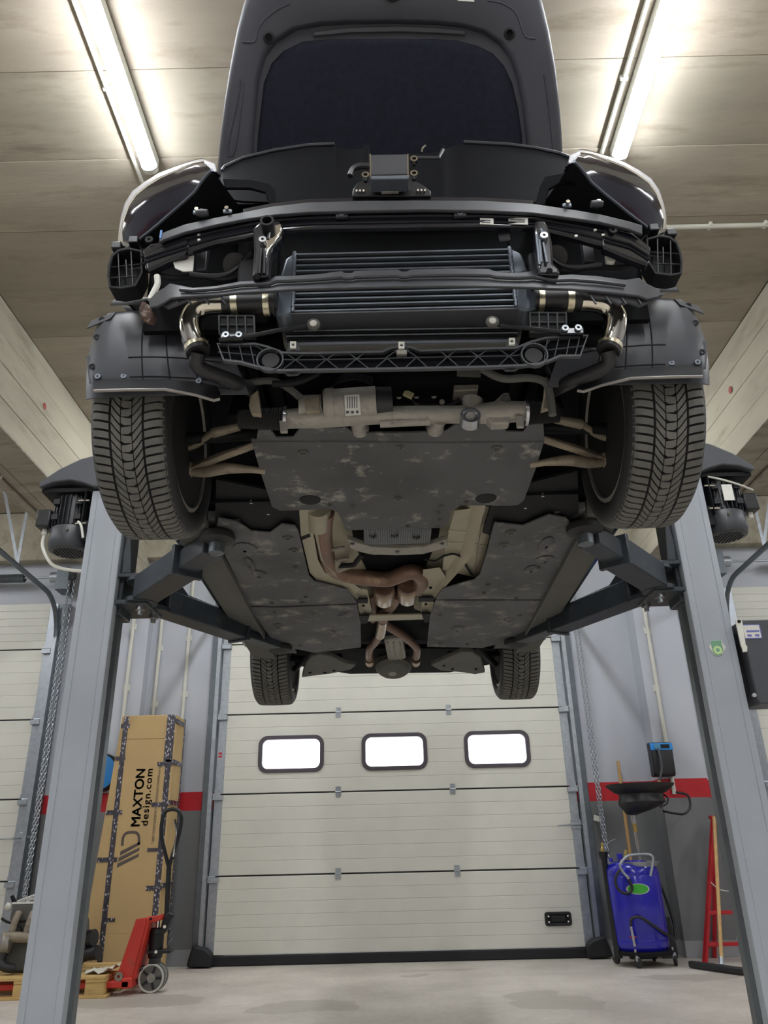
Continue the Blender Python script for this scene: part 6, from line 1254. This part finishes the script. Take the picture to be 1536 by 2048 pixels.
# ---------------------------------------------------------------- blue and black hose reel on the right pilaster
wx0, wx1 = at(1304, 1500, Y=7.8).x, at(1347, 1500, Y=7.8).x; wzt, wzb = at(1325, 1482, Y=7.82).z, at(1335, 1552, Y=7.82).z
wr = thing('wall_box', ((wx0 + wx1) / 2, 7.9, wzb), 'black wall box with bright blue top panel above the oil drainer', 'dispenser')
MB().prism([(wx0, 7.95, wzt), (wx0, 7.84, wzt - .01), (wx0, 7.82, wzt - .08), (wx0, 7.83, wzb + .02), (wx0, 7.85, wzb), (wx0, 7.95, wzb)], (wx1 - wx0, 0, 0)).build('case', K['blackpl'], wr, bevel=.012)
ang = V(0, -.02, -.07).normalized()
MB().prism([(wx0 - .004, 7.838, wzt - .018), (wx1 + .004, 7.838, wzt - .018), (wx1 + .004, 7.818, wzt - .085), (wx0 - .004, 7.818, wzt - .085)], (0, -.006, .002)).build('blue_panel', K['ltblue'], wr, bevel=.003)
MB().box(((wx0 + wx1) / 2 + .035, 7.822, wzt - .05), (.085, .006, .04), Matrix.Rotation(R(-16), 3, 'X')).build('panel_window', K['matblack'], wr)
MB().lathe([(.001, -.02), (.03, -.014), (.034, 0), (.03, .02)], ((wx0 + wx1) / 2 - .045, 7.815, wzt - .055), (0, 1, 0), 20).build('air_plug', pm('dull_blue_plastic', '4a86a8', .5), wr)
c0 = V((wx0 + wx1) / 2 - .045, 7.8, wzt - .07)
MB().tube(smooth_path([c0, c0 + V(.004, -.02, -.08), c0 + V(.0, -.03, -.18), c0 + V(-.03, -.04, -.26), c0 + V(-.05, -.04, -.31)], 5), .011, 8).build('air_hose', K['cover'], wr)
MB().tube([c0 + V(-.05, -.04, -.3), c0 + V(-.058, -.04, -.34)], .016, 12).build('hose_fitting', K['brass'], wr)
cbp_ = [V(2.74, 7.93, 1.4), V(2.78, 7.9, 1.39), V(2.85, 7.88, 1.36), V(2.84, 7.85, 1.26), V(2.76, 7.8, 1.2), V(2.66, 7.75, 1.2), V(2.52, 7.66, 1.22)]
tag(MB().tube(smooth_path(cbp_, 5), .011, 8).build('power_cable', K['blackpl']), 'black cable looping from the wall conduit to the oil drainer bowl', 'cable')
# ---------------------------------------------------------------- red trestle and squeegee by the right post
rt_ = thing('trestle', (2.95, 7.62, 0), 'red painted A-frame trestle standing behind the right lift post', 'trestle')
def leg(a, b_, nm='leg', w_=.04):
    a, b_ = Vector(a), Vector(b_); d = b_ - a; rot = d.to_track_quat('Z', 'Y').to_matrix()
    MB().box((a + b_) / 2, (w_, .03, d.length), rot).build(nm, K['redl'], rt_, bevel=.004)
leg((2.65, 7.6, .0), (3.0, 7.74, 1.16)); leg((3.45, 7.6, .0), (3.1, 7.74, 1.16)); leg((2.86, 7.93, 0), (3.03, 7.79, 1.16)); leg((3.35, 7.93, 0), (3.07, 7.79, 1.16)); leg((2.97, 7.76, 1.16), (3.13, 7.76, 1.16), 'top_bar')
leg((2.77, 7.645, .38), (3.33, 7.645, .38), 'rung'); leg((2.7, 7.615, .14), (3.4, 7.615, .14), 'rung'); leg((2.72, 7.62, .13), (2.88, 7.91, .13), 'rung', .03)
MB().tube(smooth_path([V(2.84, 7.65, .62), V(2.9, 7.62, .56), V(3.05, 7.62, .54)], 4), .004, 6).build('cord', K['white'], rt_)
sq = thing('squeegee', (2.68, 7.4, 0), 'floor squeegee with black rubber head and pale wooden handle', 'squeegee')
qa, qb = at(1380, 1928, Z=.03), at(1490, 1943, Z=.03)
d = (qb - qa); rot = d.to_track_quat('X', 'Z').to_matrix()
MB().box((qa + qb) / 2, (d.length, .05, .05), rot).build('rubber_head', K['rubberblk'], sq, bevel=.012)
qc = qa.lerp(qb, .6); qt = at(1428, 1634, Y=7.63)
MB().tube([qc + V(0, 0, .02), qc + (qt - qc).normalized() * .08], .02, 12).build('socket', K['galv'], sq)
MB().tube([qc + (qt - qc).normalized() * .05, qt], .0155, 12).build('handle', K['woodh'], sq)
